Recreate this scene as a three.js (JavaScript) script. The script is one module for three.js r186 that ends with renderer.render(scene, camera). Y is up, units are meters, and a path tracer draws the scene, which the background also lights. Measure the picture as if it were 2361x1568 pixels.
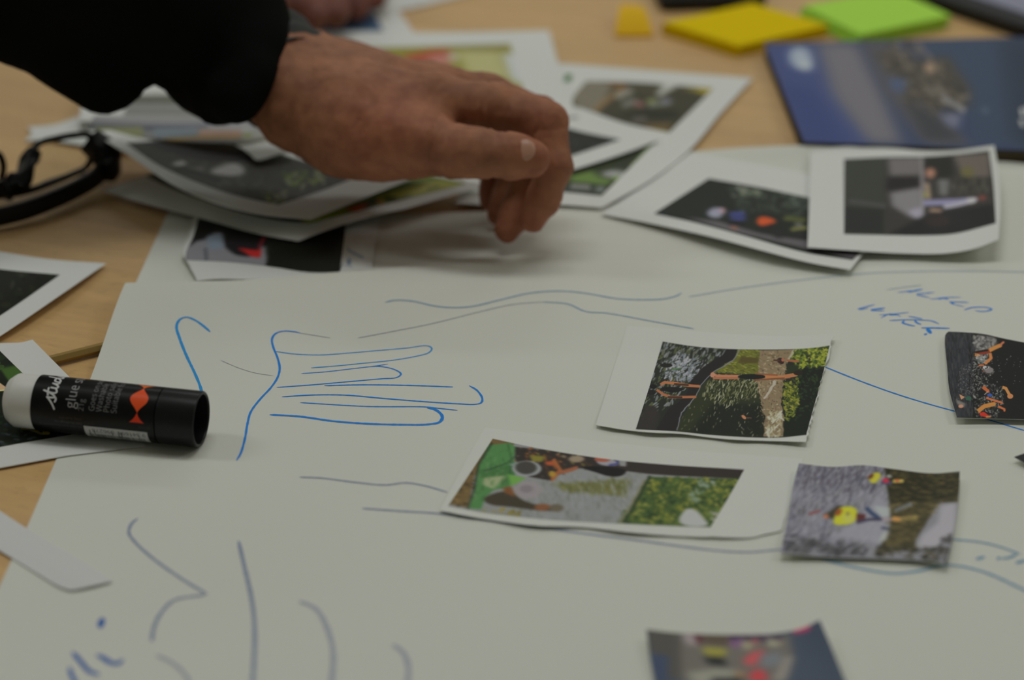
import * as THREE from 'three';
import { mergeGeometries, mergeVertices } from 'three/addons/utils/BufferGeometryUtils.js';
import { RoundedBoxGeometry } from 'three/addons/geometries/RoundedBoxGeometry.js';
import { MarchingCubes } from 'three/addons/objects/MarchingCubes.js';
import { ImprovedNoise } from 'three/addons/math/ImprovedNoise.js';
import { RectAreaLightUniformsLib } from 'three/addons/lights/RectAreaLightUniformsLib.js';

// ---------------------------------------------------------------- camera, lights, exposure
const W = 2361, H = 1568, F = 5990;               // frame and focal length in pixels
const TABLE = 0.74, EYE = new THREE.Vector3(0, TABLE + 0.515, 0), PITCH = 25 * Math.PI / 180;
const scene = new THREE.Scene();
const camera = new THREE.PerspectiveCamera(2 * Math.atan(H / 2 / F) * 180 / Math.PI, W / H, 0.05, 40);
camera.position.copy(EYE);
camera.rotation.set(-PITCH, 0, 0);
camera.updateMatrixWorld(true);
camera.focus = 1.165;
camera.userData.fStop = 4.7;
const renderer = new THREE.WebGLRenderer({ antialias: true });
renderer.toneMapping = THREE.LinearToneMapping;
renderer.toneMappingExposure = 1.25;
renderer.shadowMap.enabled = true;
renderer.shadowMap.type = THREE.PCFSoftShadowMap;
RectAreaLightUniformsLib.init();
scene.background = new THREE.Color(0x000000);
const LAMP_COLOR = new THREE.Color(0.985, 1, 0.99), LAMP = 5.2, CEIL = 2.7;
const LAMPS = [];
for (const z of [-3.8, -1.35]) for (const x of [-2.1, 0.05, 2.2]) LAMPS.push([x, z]);
LAMPS.forEach(([x, z]) => {
  const l = new THREE.RectAreaLight(LAMP_COLOR, LAMP, 1.2, 0.28);
  l.position.set(x, CEIL - 0.031, z);
  l.rotation.x = -Math.PI / 2;
  scene.add(l);
});

// ---------------------------------------------------------------- helpers
const rng = (s) => () => { s = (s + 0x6d2b79f5) | 0; let t = Math.imul(s ^ (s >>> 15), 1 | s); t = (t + Math.imul(t ^ (t >>> 7), 61 | t)) ^ t; return ((t ^ (t >>> 14)) >>> 0) / 4294967296; };
const noise3 = new ImprovedNoise();
const V = (x, y, z) => new THREE.Vector3(x, y, z);
const cp = Math.cos(PITCH), sp = Math.sin(PITCH);
// a traced point to the place where it lies: at height h (mm) above the table, or at a depth z
function dirOf(px, py) { const x = (px - W / 2) / F, y = -(py - H / 2) / F; return V(x, y * cp - sp, -cp - y * sp); }
function P(px, py, h = 0) { const d = dirOf(px, py), s = (h / 1000 - 0.515) / d.y; return d.multiplyScalar(s).add(EYE); }
function Q(px, py, z) { return dirOf(px, py).multiplyScalar(z).add(EYE); }
function proj(p) { const x = p.x - EYE.x, y = p.y - EYE.y, z = p.z - EYE.z, yc = y * cp - z * sp, zc = -(y * sp + z * cp); return [W / 2 + F * x / zc, H / 2 - F * yc / zc]; }
const toLin = (c) => (c /= 255) <= 0.04045 ? c / 12.92 : Math.pow((c + 0.055) / 1.055, 2.4);
const toS = (l) => Math.round(255 * Math.min(1, l <= 0.0031308 ? l * 12.92 : 1.055 * Math.pow(l, 1 / 2.4) - 0.055));
const K = 0.43;                                   // how bright a white sheet comes out under these lamps
const lin = (r, g, b, k = K) => [r, g, b].map((c) => Math.min(0.93, toLin(c) / k));
const css = (r, g, b, a = 1) => { const m = 0.3 * r + 0.6 * g + 0.1 * b, w = 0.14, l = lin(r + (m - r) * w, g + (m - g) * w, b + (m - b) * w).map((c) => Math.max(0.002, c - 0.011)); return `rgba(${toS(l[0])},${toS(l[1])},${toS(l[2])},${a})`; };
const mat = (rgb, o = {}) => { const m = new THREE.MeshPhysicalMaterial({ roughness: 0.8, side: THREE.DoubleSide, ...o }); if (rgb) m.color.setRGB(...lin(...rgb)); return m; };
const taken = {};
const numbered = (n) => { taken[n] = (taken[n] ?? -1) + 1; return taken[n] ? `${n}_${String(taken[n]).padStart(3, '0')}` : n; };
function tag(o, label, category, group) { o.userData = { label, category }; if (group) o.userData.group = group; return o; }
function thing(name, label, category, group) { const o = new THREE.Group(); o.name = numbered(name); scene.add(o); return tag(o, label, category, group); }
function part(name, geo, m, parent) { const o = new THREE.Mesh(geo, m); o.name = numbered(name); o.castShadow = o.receiveShadow = true; (parent ?? scene).add(o); return o; }
function struct(name, geo, m, parent) { const o = part(name, geo, m, parent); if (!parent) o.userData.kind = 'structure'; return o; }
const box = (w, h, d, x, y, z, r = 0) => { const g = r ? new RoundedBoxGeometry(w, h, d, 3, r) : new THREE.BoxGeometry(w, h, d); g.translate(x, y, z); return g; };
function gridGeo(nu, nv, f, thick = 0) {          // f(u, v) -> {p, n, uv}
  const pos = [], uv = [], idx = [], n1 = nu + 1;
  const add = (o) => { for (let j = 0; j <= nv; j++) for (let i = 0; i <= nu; i++) { const r = f(i / nu, j / nv), q = o ? r.p.clone().addScaledVector(r.n, -o) : r.p; pos.push(q.x, q.y, q.z); uv.push(r.uv ? r.uv[0] : i / nu, r.uv ? r.uv[1] : 1 - j / nv); } };
  add(0);
  for (let j = 0; j < nv; j++) for (let i = 0; i < nu; i++) { const a = j * n1 + i; idx.push(a, a + n1, a + 1, a + 1, a + n1, a + n1 + 1); }
  if (thick) {
    const m = pos.length / 3; add(thick);
    for (let j = 0; j < nv; j++) for (let i = 0; i < nu; i++) { const a = m + j * n1 + i; idx.push(a, a + 1, a + n1, a + 1, a + n1 + 1, a + n1); }
    const rim = [];
    for (let i = 0; i < nu; i++) rim.push(i); for (let j = 0; j < nv; j++) rim.push(j * n1 + nu); for (let i = nu; i > 0; i--) rim.push(nv * n1 + i); for (let j = nv; j > 0; j--) rim.push(j * n1);
    const k = pos.length / 3;
    for (const a of rim) for (const o of [a, m + a]) { pos.push(pos[o * 3], pos[o * 3 + 1], pos[o * 3 + 2]); uv.push(uv[o * 2], uv[o * 2 + 1]); }
    for (let i = 0; i < rim.length; i++) { const a = k + i * 2, b = k + ((i + 1) % rim.length) * 2; idx.push(a, b, a + 1, b, b + 1, a + 1); }
  }
  const g = new THREE.BufferGeometry();
  g.setAttribute('position', new THREE.Float32BufferAttribute(pos, 3)); g.setAttribute('uv', new THREE.Float32BufferAttribute(uv, 2)); g.setIndex(idx); g.computeVertexNormals();
  return g;
}
// points along a traced edge, evenly spaced, smooth or straight
function along(pts, n, straight) {
  const c = pts.length < 3 || straight ? null : new THREE.CatmullRomCurve3(pts.map((p) => V(...p)), false, 'centripetal');
  if (c) { c.arcLengthDivisions = 400; return c.getSpacedPoints(n).map((p) => [p.x, p.y, p.z]); }
  const L = [0]; for (let i = 1; i < pts.length; i++) L.push(L[i - 1] + Math.hypot(pts[i][0] - pts[i - 1][0], pts[i][1] - pts[i - 1][1]));
  const out = []; let k = 0;
  for (let i = 0; i <= n; i++) { const d = L[L.length - 1] * i / n; while (k < pts.length - 2 && L[k + 1] < d) k++; const t = L[k + 1] > L[k] ? (d - L[k]) / (L[k + 1] - L[k]) : 0; out.push([0, 1, 2].map((c2) => (pts[k][c2] ?? 0) * (1 - t) + (pts[k + 1][c2] ?? 0) * t)); }
  return out;
}
// a patch between four edges given as arrays of n + 1 vectors
function coons(t, r, b, l) {
  const n = t.length - 1, at = (e, x) => { x = Math.min(Math.max(x, 0), 1) * n; const i = Math.min(Math.floor(x), n - 1), f = x - i; return e[i].map((c, k) => c * (1 - f) + e[i + 1][k] * f); };
  return (u, v) => { const T = at(t, u), B = at(b, u), L = at(l, v), R = at(r, v); return T.map((_, k) => (1 - v) * T[k] + v * B[k] + (1 - u) * L[k] + u * R[k] - (1 - u) * (1 - v) * t[0][k] - u * (1 - v) * t[n][k] - (1 - u) * v * b[0][k] - u * v * b[n][k]); };
}
const arr = (p) => [p.x, p.y, p.z];
const full = (e) => ({ t: e.t, b: e.b, l: [e.t[0], ...(e.l ?? []), e.b[0]], r: [e.t[e.t.length - 1], ...(e.r ?? []), e.b[e.b.length - 1]] });
const pad = (pts) => pts.map((p) => [p[0], p[1], p[2] ?? 0]);
const PAPER = mat([160, 161, 153], { roughness: 0.85 }), PHOTO_PAPER = mat([163, 165, 161], { roughness: 0.62 }), GLUED = mat([162, 164, 158], { roughness: 0.8 });
// a loose sheet of paper: traced edges with heights in mm
function sheetShape(edges, { base = 1.2, torn = {}, straight = false, n = 40, bump, over } = {}) {
  const e = full(edges), w = {}, rnd = rng(7 + Math.round(e.t[0][0]));
  for (const k of 'trbl') {
    w[k] = along(pad(e[k]), n, straight || e[k].length < 3).map((p) => arr(P(p[0], p[1], p[2] + base)));
    if (torn[k]) for (let i = 1; i < n; i++) { const a = (rnd() - 0.5) * torn[k] / 1000; w[k][i][0] += a; w[k][i][2] += a * 0.8 * (rnd() - 0.3); }
  }
  const c = coons(w.t, w.r, w.b, w.l);
  const S = (u, v) => { const q = c(u, v); if (bump) q[1] += bump(u, v) / 1000; if (over) q[1] = Math.max(q[1], TABLE + (hA(q[0], q[2]) + over) / 1000); return V(...q); };
  S.n = (u, v) => { const d = 0.01, a = S(Math.min(u + d, 1), v).sub(S(Math.max(u - d, 0), v)), b = S(u, Math.min(v + d, 1)).sub(S(u, Math.max(v - d, 0))); return b.cross(a).normalize(); };
  return S;
}
const newton = (T, px, py) => {
  let J, s = 0.5, t = 0.5, best = 1e18;
  if (!T.grid) { T.grid = []; for (let i = 0; i <= 10; i++) for (let j = 0; j <= 10; j++) T.grid.push([i / 10, j / 10, ...T(i / 10, j / 10)]); }
  for (const [a, b, x, y] of T.grid) { const d = (x - px) ** 2 + 4 * (y - py) ** 2; if (d < best) { best = d; s = a; t = b; } }
  for (let i = 0; i < 12; i++) {
    const e = 4e-3, p = T(s, t), a = T(s + e, t), b = T(s, t + e);
    J = [(a[0] - p[0]) / e, (b[0] - p[0]) / e, (a[1] - p[1]) / e, (b[1] - p[1]) / e];
    const D = J[0] * J[3] - J[1] * J[2] || 1e-9, dx = px - p[0], dy = py - p[1];
    const ds = (J[3] * dx - J[1] * dy) / D, dt = (J[0] * dy - J[2] * dx) / D;
    s += Math.max(-0.15, Math.min(0.15, ds)); t += Math.max(-0.15, Math.min(0.15, dt));
    if (Math.abs(dx) + Math.abs(dy) < 0.05) break;
  }
  return { s, t, J };
};
const ext = (f) => (u, v) => {                     // linear beyond the edges, for the tracing only
  const a = Math.min(Math.max(u, 0.001), 0.999), b = Math.min(Math.max(v, 0.001), 0.999);
  if (a === u && b === v) return f(u, v);
  const p = f(a, b), e = 0.02, du = f(a < 0.5 ? a + e : a - e, b), dv = f(a, b < 0.5 ? b + e : b - e), ku = (u - a) / (a < 0.5 ? e : -e), kv = (v - b) / (b < 0.5 ? e : -e);
  return p.map((c, k) => c + (du[k] - c) * ku + (dv[k] - c) * kv);
};
// the printed picture on a sheet: its traced edges, and a painter that works in traced points
function picture(S, edges, cw, ch, bg, paint, { lift = 0.12, rough = 0.5, name = 'picture', parent, nu = 32, nv = 32, straight = false, soft = 0, dim = 1 } = {}) {
  const TS = ext((u, v) => proj(S(Math.min(Math.max(u, 0), 1), Math.min(Math.max(v, 0), 1))));
  let c = (s, t) => [s, t];
  if (edges) {
    const e = full(edges), w = {};
    for (const k of 'trbl') w[k] = along(pad(e[k]), 40, straight || e[k].length < 3).map((p) => { const q = newton(TS, p[0], p[1]); return [q.s, q.t]; });
    c = coons(w.t, w.r, w.b, w.l);
  }
  const geo = gridGeo(nu, nv, (s, t) => { const [u, v] = c(s, t), uu = Math.min(Math.max(u, 0), 1), vv = Math.min(Math.max(v, 0), 1); return { p: S(uu, vv).addScaledVector(S.n(uu, vv), lift / 1000), uv: [s, 1 - t] }; });
  const cv = document.createElement('canvas'); cv.width = cw; cv.height = ch;
  const g = cv.getContext('2d'); g.fillStyle = css(...bg); g.fillRect(0, 0, cw, ch);
  const T = ext((s, t) => { const [u, v] = c(s, t); return TS(u, v); });
  const map = (x, y) => { const q = newton(T, x, y); return [q.s * cw, q.t * ch, q.J]; };
  const rnd = rng(cw * 13 + ch + Math.round(bg[0] * 7));
  const A = {
    poly(pts, col, { blur = 0, smooth = false, a = 1 } = {}) {
      const q = pts.map((p) => map(p[0], p[1])); g.filter = blur ? `blur(${blur}px)` : 'none'; g.fillStyle = css(...col, a); g.beginPath();
      if (smooth) { const m = (i, j) => [(q[i][0] + q[j][0]) / 2, (q[i][1] + q[j][1]) / 2], k = q.length; g.moveTo(...m(k - 1, 0)); for (let i = 0; i < k; i++) g.quadraticCurveTo(q[i][0], q[i][1], ...m(i, (i + 1) % k)); } else q.forEach((p, i) => g[i ? 'lineTo' : 'moveTo'](p[0], p[1]));
      g.fill(); g.filter = 'none';
    },
    blob(x, y, rx, ry, col, { rot = 0, blur = 0, a = 1 } = {}) {
      const [cx, cy, J] = map(x, y), D = J[0] * J[3] - J[1] * J[2], I = [J[3] / D * cw, -J[1] / D * cw, -J[2] / D * ch, J[0] / D * ch];
      g.filter = blur ? `blur(${blur}px)` : 'none'; g.save(); g.setTransform(I[0], I[2], I[1], I[3], cx, cy); g.beginPath(); g.ellipse(0, 0, rx, ry, rot * Math.PI / 180, 0, 7); g.restore(); g.fillStyle = css(...col, a); g.fill(); g.filter = 'none';
    },
    line(pts, w, col, a = 1) { for (let i = 0; i < pts.length - 1; i++) { const [x0, y0] = pts[i], [x1, y1] = pts[i + 1], L = Math.hypot(x1 - x0, y1 - y0), nx = -(y1 - y0) / L * w / 2, ny = (x1 - x0) / L * w / 2; A.poly([[x0 + nx, y0 + ny], [x1 + nx, y1 + ny], [x1 - nx, y1 - ny], [x0 - nx, y0 - ny]], col, { a }); A.blob(x1, y1, w / 2, w / 2, col, { a }); } },
    speck(pts, n, cols, len, wid, rot = 0, spread = 25, a = 0.9) {
      const xs = pts.map((p) => p[0]), ys = pts.map((p) => p[1]), x0 = Math.min(...xs), x1 = Math.max(...xs), y0 = Math.min(...ys), y1 = Math.max(...ys);
      const inside = (x, y) => { let c2 = false; for (let i = 0, j = pts.length - 1; i < pts.length; j = i++) if ((pts[i][1] > y) !== (pts[j][1] > y) && x < (pts[j][0] - pts[i][0]) * (y - pts[i][1]) / (pts[j][1] - pts[i][1]) + pts[i][0]) c2 = !c2; return c2; };
      for (let k = 0; k < n; k++) { const x = x0 + rnd() * (x1 - x0), y = y0 + rnd() * (y1 - y0), r = rnd(), s = 0.5 + rnd(), o = rnd(); if (inside(x, y)) A.blob(x, y, len * s / 2, wid * s / 2, cols[Math.floor(r * cols.length)], { rot: rot + (o - 0.5) * 2 * spread, a }); }
    },
    text(x, y, h, rot, str, col, font = 'sans-serif') { const [cx, cy, J] = map(x, y), D = J[0] * J[3] - J[1] * J[2]; g.save(); g.setTransform(J[3] / D * cw, -J[2] / D * ch, -J[1] / D * cw, J[0] / D * ch, cx, cy); g.rotate(rot * Math.PI / 180); g.font = `${h}px ${font}`; g.fillStyle = css(...col); g.fillText(str, 0, 0); g.restore(); },
  };
  paint?.(A);
  if (soft) { const c2 = document.createElement('canvas'); c2.width = cw; c2.height = ch; c2.getContext('2d').drawImage(cv, 0, 0); g.filter = `blur(${soft}px)`; g.drawImage(c2, 0, 0); g.filter = 'none'; }
  const tx = new THREE.CanvasTexture(cv); tx.colorSpace = THREE.SRGBColorSpace; tx.anisotropy = 8;
  const pm = mat(null, { map: tx, roughness: rough, specularIntensity: 0.35 }); pm.color.setRGB(dim, dim, dim);
  return part(name, geo, pm, parent);
}
function printed(name, label, category, edges, opt = {}) {
  const t = thing(name, label, category, opt.group), S = sheetShape(edges, opt);
  part('paper', gridGeo(opt.n ?? 40, opt.n ?? 40, (u, v) => ({ p: S(u, v), n: S.n(u, v) }), 0.0002), opt.mat ?? (opt.group === LAND && opt.base < 1.5 ? GLUED : PHOTO_PAPER), t);
  return [S, t];
}

// ---------------------------------------------------------------- room
{
  const wallM = mat([162, 162, 156], { roughness: 0.95 }), white = mat([158, 158, 154], { roughness: 0.95 });
  const carpet = mat(null, { roughness: 1 }); carpet.color.setRGB(0.3, 0.3, 0.29);
  struct('floor', box(7.2, 0.1, 7.4, 0, -0.05, -1.4), carpet);
  struct('ceiling', box(7.2, 0.1, 7.4, 0, CEIL + 0.05, -1.4), white);
  struct('wall_back', box(7.2, CEIL, 0.1, 0, CEIL / 2, -5.05), wallM);
  struct('wall_front', box(7.2, CEIL, 0.1, 0, CEIL / 2, 2.25), wallM);
  struct('wall_left', box(0.1, CEIL, 7.2, -3.55, CEIL / 2, -1.4), wallM);
  struct('wall_right', box(0.1, CEIL, 7.2, 3.55, CEIL / 2, -1.4), wallM);
  const frame = mat([150, 150, 150], { roughness: 0.5 });
  const glow = new THREE.MeshStandardMaterial({ color: 0x888888, emissive: LAMP_COLOR, emissiveIntensity: 1.0 });
  LAMPS.forEach(([x, z]) => {
    const c = thing('ceiling_light', `long white fluorescent panel at the ${x < -1 ? 'left' : x > 1 ? 'right' : 'middle'} of the ${z < -2 ? 'back row by the rear wall' : 'row above the table'}`, 'ceiling light', 'ceiling lights');
    c.position.set(x, CEIL, z);
    part('frame', mergeGeometries([box(1.26, 0.03, 0.03, 0, -0.015, 0.155), box(1.26, 0.03, 0.03, 0, -0.015, -0.155), box(0.03, 0.03, 0.28, 0.615, -0.015, 0), box(0.03, 0.03, 0.28, -0.615, -0.015, 0)]), frame, c);
    part('diffuser', box(1.2, 0.012, 0.28, 0, -0.02, 0), glow, c);
  });
}

// ---------------------------------------------------------------- table
{
  const n = 1024, data = new Uint8Array(n * n * 4), r = rng(3);
  for (let y = 0; y < n; y++) for (let x = 0; x < n; x++) {
    const u = x / n, v = y / n;
    const w = noise3.noise(u * 3, v * 5, 1.5) * 0.5;
    const g = noise3.noise(u * 4 + w, v * 46, 3) * 0.5 + noise3.noise(u * 14, v * 150, 7) * 0.35 + noise3.noise(u * 40, v * 300, 9) * 0.25;
    const fl = noise3.noise(u * 90, v * 260, 21) > 0.42 ? -0.1 : 0;
    const big = noise3.noise(u * 2, v * 7, 11) * 0.12;
    const k = 1 + g * 0.2 + fl + big, i = (y * n + x) * 4;
    data[i] = toS(Math.min(0.9, 0.72 * k)); data[i + 1] = toS(0.465 * k * (1 + g * 0.02)); data[i + 2] = toS(0.205 * k * (1 - big * 0.4)); data[i + 3] = 255;
  }
  const tx = new THREE.DataTexture(data, n, n); tx.colorSpace = THREE.SRGBColorSpace; tx.magFilter = THREE.LinearFilter; tx.wrapS = tx.wrapT = THREE.MirroredRepeatWrapping; tx.needsUpdate = true;
  const wood = mat(null, { map: tx, roughness: 0.42, specularIntensity: 0.6 }), edge = mat([60, 55, 50], { roughness: 0.6 }), metal = mat([120, 120, 120], { roughness: 0.4, metalness: 0.8 });
  const t = thing('table', 'beech laminate meeting table carrying the paper sheets and photo prints', 'table');
  t.position.set(0.42, 0, -1.42); t.rotation.y = -0.38;
  const top = new RoundedBoxGeometry(2.5, 0.026, 1.5, 3, 0.004); top.translate(0, TABLE - 0.013, 0);
  const p = top.attributes.position, uv = top.attributes.uv;
  for (let i = 0; i < p.count; i++) uv.setXY(i, p.getX(i) / 0.7, p.getZ(i) / 0.7);
  part('tabletop', top, wood, t);
  part('underframe', mergeGeometries([box(2.2, 0.05, 0.03, 0, TABLE - 0.051, 0.6), box(2.2, 0.05, 0.03, 0, TABLE - 0.051, -0.6), box(0.03, 0.05, 1.2, 1.1, TABLE - 0.051, 0), box(0.03, 0.05, 1.2, -1.1, TABLE - 0.051, 0)]), metal, t);
  for (const sx of [-1, 1]) for (const sz of [-1, 1]) { const g = new THREE.CylinderGeometry(0.025, 0.022, TABLE - 0.027, 20); g.translate(sx * 1.1, (TABLE - 0.027) / 2, sz * 0.6); part('leg', g, metal, t); }
}

// ---------------------------------------------------------------- the big drawing sheet
const ridge = [[285, 703, 10.5], [560, 688, 8.5], [850, 652, 5.5], [1050, 628, 2.5], [1300, 585, 1.6], [1500, 560, 0]].map(([x, y, h]) => [P(x, y), h]);
function hA(x, z) {                               // height of the sheet over the table, mm
  let best = 1e9, h = 0, side = 1;
  for (let i = 0; i < ridge.length - 1; i++) {
    const a = ridge[i][0], b = ridge[i + 1][0], ax = b.x - a.x, az = b.z - a.z;
    let t = ((x - a.x) * ax + (z - a.z) * az) / (ax * ax + az * az); t = Math.min(Math.max(t, i ? 0 : -2), 1);
    const dx = x - a.x - ax * t, dz = z - a.z - az * t, d = Math.hypot(dx, dz);
    if (d < best) { best = d; h = ridge[i][1] + (ridge[i + 1][1] - ridge[i][1]) * t; side = dz > 0 ? 1 : -1; }
  }
  const w = side > 0 ? 0.062 : 0.0105;
  let s = 0.6 + Math.max(h, 0) * Math.exp(-((best / w) ** 2));
  const c = P(1900, 352), d2 = ((x - c.x) / 0.06) ** 2 + ((z - c.z) / 0.016) ** 2; s += 5.5 * Math.exp(-d2);
  const c2 = P(1270, 505), d3 = ((x - c2.x) / 0.05) ** 2 + ((z - c2.z) / 0.035) ** 2; s += 0.7 * Math.exp(-d3);
  return s + 0.25 * noise3.noise(x * 9, z * 9, 4);
}
const PA = (px, py, up = 0) => { let p = P(px, py); for (let i = 0; i < 7; i++) p = P(px, py, hA(p.x, p.z) + up); return p; };
{
  const t = thing('drawing_sheet', 'big white flip chart sheet with blue pencil drawings covering the table', 'paper sheet');
  const far = [[390, 482], [560, 495], [800, 499], [1000, 494], [1110, 491], [1250, 478], [1340, 430], [1450, 372], [1570, 356], [1700, 354], [1850, 357], [2000, 359], [2120, 362], [2310, 376], [2420, 386], [2600, 400]];
  const left = [[388, 490], [215, 870], [130, 1062], [66, 1210], [0, 1352], [-110, 1600], [-160, 1725]];
  const n = 150, flat = (pts) => along(pad(pts), n, true).map((p) => { const q = P(p[0], p[1]); return [q.x, q.z]; });
  const l = flat([far[0], ...left]), b = flat([[-160, 1725], [2800, 1760]]), r = flat([[2600, 400], [2800, 1760]]), tt = flat(far);
  const c = coons(tt, r, b, l);
  const geo = gridGeo(240, 260, (u, v) => { const [x, z] = c(u, v); return { p: V(x, TABLE + hA(x, z) / 1000, z), n: V(0, 1, 0), uv: [x, z] }; }, 0.0003);
  part('paper', geo, PAPER, t);
  // pencil strokes: ink lying on the paper
  const ink = {};
  const INK = { blue: [22, 98, 166], teal: [32, 112, 166], soft: [92, 120, 138], grey: [120, 126, 128], pale: [126, 140, 142], deep: [54, 84, 134], dull: [104, 114, 130], dust: [126, 131, 138] };
  const inkM = (k) => ink[k] ??= mat(INK[k], { roughness: 0.9 });
  const strokeGeo = (pts, w, surf = PA) => {
    const c3 = new THREE.CatmullRomCurve3(pts.map((p) => V(p[0], p[1], 0)), false, 'centripetal'); c3.arcLengthDivisions = 500;
    const m = Math.max(6, Math.round(c3.getLength() / 5)), q = c3.getSpacedPoints(m).map((p) => surf(p.x, p.y, 0.13)), pos = [], idx = [], rn = rng(m * 31);
    q.forEach((p, i) => {
      const a = q[Math.max(0, i - 1)], b2 = q[Math.min(m, i + 1)], dx = b2.x - a.x, dz = b2.z - a.z, L = Math.hypot(dx, dz) || 1;
      const e = Math.min(1, 0.35 + Math.min(i, m - i) * 0.35), ww = w / 2000 * e * (0.85 + 0.3 * rn());
      pos.push(p.x - dz / L * ww, p.y, p.z + dx / L * ww, p.x + dz / L * ww, p.y, p.z - dx / L * ww);
      if (i < m) idx.push(i * 2, i * 2 + 1, i * 2 + 2, i * 2 + 1, i * 2 + 3, i * 2 + 2);
    });
    const g = new THREE.BufferGeometry(); g.setAttribute('position', new THREE.Float32BufferAttribute(pos, 3)); g.setIndex(idx); g.computeVertexNormals(); return g;
  };
  const draw = (k, w, ...lines) => { for (const s of lines) part('drawn_line', strokeGeo(s, w), inkM(k), t); };
  const word = (k, strokes) => part('handwriting', mergeGeometries(strokes.map(([w, ...s]) => strokeGeo(s, w))), inkM(k), t);
  draw('teal', 1.25, [[485, 765], [470, 752], [450, 738], [430, 731], [415, 736], [407, 752], [415, 782], [430, 820], [450, 862], [463, 895], [467, 918]]);
  draw('blue', 1.0, [[545, 1062], [555, 1045], [565, 1010], [570, 980], [578, 950], [600, 920], [625, 893], [640, 870], [645, 850], [640, 825], [630, 800], [627, 782], [635, 769], [655, 763], [680, 765], [694, 768]]);
  draw('grey', 0.55, [[692, 768], [725, 773], [762, 779]]);
  draw('teal', 0.75, [[635, 810], [680, 816], [740, 818], [800, 814], [870, 808], [940, 802], [985, 797], [996, 803], [990, 812], [960, 821], [900, 831], [840, 837], [780, 843], [717, 848]]);
  draw('blue', 0.7, [[695, 861], [750, 857], [820, 849], [870, 843], [895, 839]]);
  draw('blue', 0.85, [[850, 845], [880, 845], [910, 852], [925, 862], [915, 870], [880, 873], [800, 880], [720, 887], [638, 893]]);
  draw('blue', 1.0, [[748, 889], [830, 887], [930, 888], [1045, 892]]);
  draw('blue', 1.0, [[1082, 889], [1100, 900], [1112, 918], [1110, 928], [1095, 932], [1060, 931], [980, 926], [880, 918], [800, 911], [740, 910], [690, 912], [650, 915]]);
  draw('blue', 0.85, [[692, 928], [740, 931], [850, 937], [980, 938], [1010, 941], [1055, 946]]);
  draw('blue', 1.6, [[985, 940], [1005, 945], [1020, 960], [1015, 972], [990, 978], [930, 979], [850, 977], [770, 971], [690, 960], [622, 956]]);
  draw('grey', 0.35, [[508, 830], [550, 848], [590, 860], [630, 866]]);
  draw('soft', 1.1, [[888, 697], [910, 692], [950, 694], [1000, 705], [1040, 709], [1090, 706], [1150, 692], [1220, 676], [1290, 671], [1350, 676], [1420, 688], [1480, 691], [1530, 689], [1560, 682], [1572, 675]]);
  draw('grey', 0.7, [[825, 779], [900, 765], [1000, 745], [1100, 720], [1180, 702], [1250, 696]]);
  draw('soft', 0.95, [[1250, 696], [1310, 701], [1350, 718], [1400, 722], [1500, 740], [1600, 758]]);
  draw('pale', 1.3, [[1588, 684], [1700, 665], [1850, 645], [2000, 630], [2150, 625], [2361, 627], [2450, 631]]);
  draw('blue', 0.9, [[1900, 845], [1980, 877], [2060, 906], [2130, 928], [2198, 947], [2280, 968], [2361, 992], [2450, 1014]]);
  draw('dull', 1.1, [[690, 1100], [740, 1102], [820, 1112], [890, 1118], [935, 1113], [980, 1120], [1032, 1135]]);
  draw('dull', 1.3, [[835, 1172], [920, 1178], [1010, 1184], [1100, 1197], [1200, 1210], [1330, 1228], [1450, 1243], [1560, 1258], [1640, 1268], [1720, 1273], [1810, 1266]]);
  draw('soft', 1.6, [[1895, 1290], [1980, 1310], [2060, 1322], [2120, 1316], [2180, 1303], [2260, 1316], [2361, 1360], [2440, 1400]]);
  draw('soft', 1.3, [[2190, 1243], [2260, 1250], [2310, 1262], [2352, 1278]]);
  draw('dull', 1.3, [[318, 1195], [303, 1208], [297, 1228], [310, 1248], [350, 1285], [420, 1335], [478, 1370]]);
  draw('dull', 1.5, [[474, 1371], [400, 1385], [368, 1418], [354, 1450], [350, 1480]]);
  draw('dull', 1.6, [[550, 1247], [562, 1300], [580, 1380], [587, 1450], [583, 1568], [575, 1660]]);
  draw('dust', 2.0, [[690, 1386], [730, 1405], [755, 1450], [768, 1500], [765, 1568], [752, 1660]]);
  draw('dust', 2.0, [[905, 1485], [930, 1505], [942, 1540], [932, 1610]]);
  draw('dust', 1.6, [[360, 1510], [400, 1530], [430, 1560], [448, 1610]]);
  word('deep', [[2.8, [236, 1424], [231, 1448]]]);
  word('deep', [[2.0, [167, 1503], [190, 1530], [205, 1547], [230, 1556]], [1.8, [160, 1538], [165, 1556], [178, 1580]], [2.4, [222, 1510], [234, 1514], [252, 1526], [272, 1530], [283, 1520]]]);
  word('soft', [[2.0, [2250, 1290], [2270, 1283]], [3, [2299, 1286], [2306, 1288]], [1.6, [2308, 1288], [2325, 1286], [2345, 1278]], [2, [2342, 1299], [2365, 1291]]]);
  const I = { a: 0.75, b: 0.95 };
  word('pale', [[1.0, [2044, 668], [2085, 662], [2125, 657]]]);
  word('blue', [[I.a, [2069, 674], [2098, 671], [2127, 666]], [1.9, [2090, 671], [2103, 673]], [I.a, [2103, 673], [2127, 667]], [I.b, [2155, 674], [2113, 679], [2130, 683], [2144, 686]], [I.a, [2144, 690], [2180, 686], [2216, 685]], [1.5, [2163, 690], [2175, 687], [2187, 690]], [I.b, [2188, 696], [2234, 697]], [1.3, [2190, 695], [2200, 702]], [I.a, [2200, 702], [2223, 707]], [I.b, [2223, 715], [2236, 710], [2255, 708], [2276, 709], [2287, 713], [2276, 717], [2262, 718], [2248, 716]]]);
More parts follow.
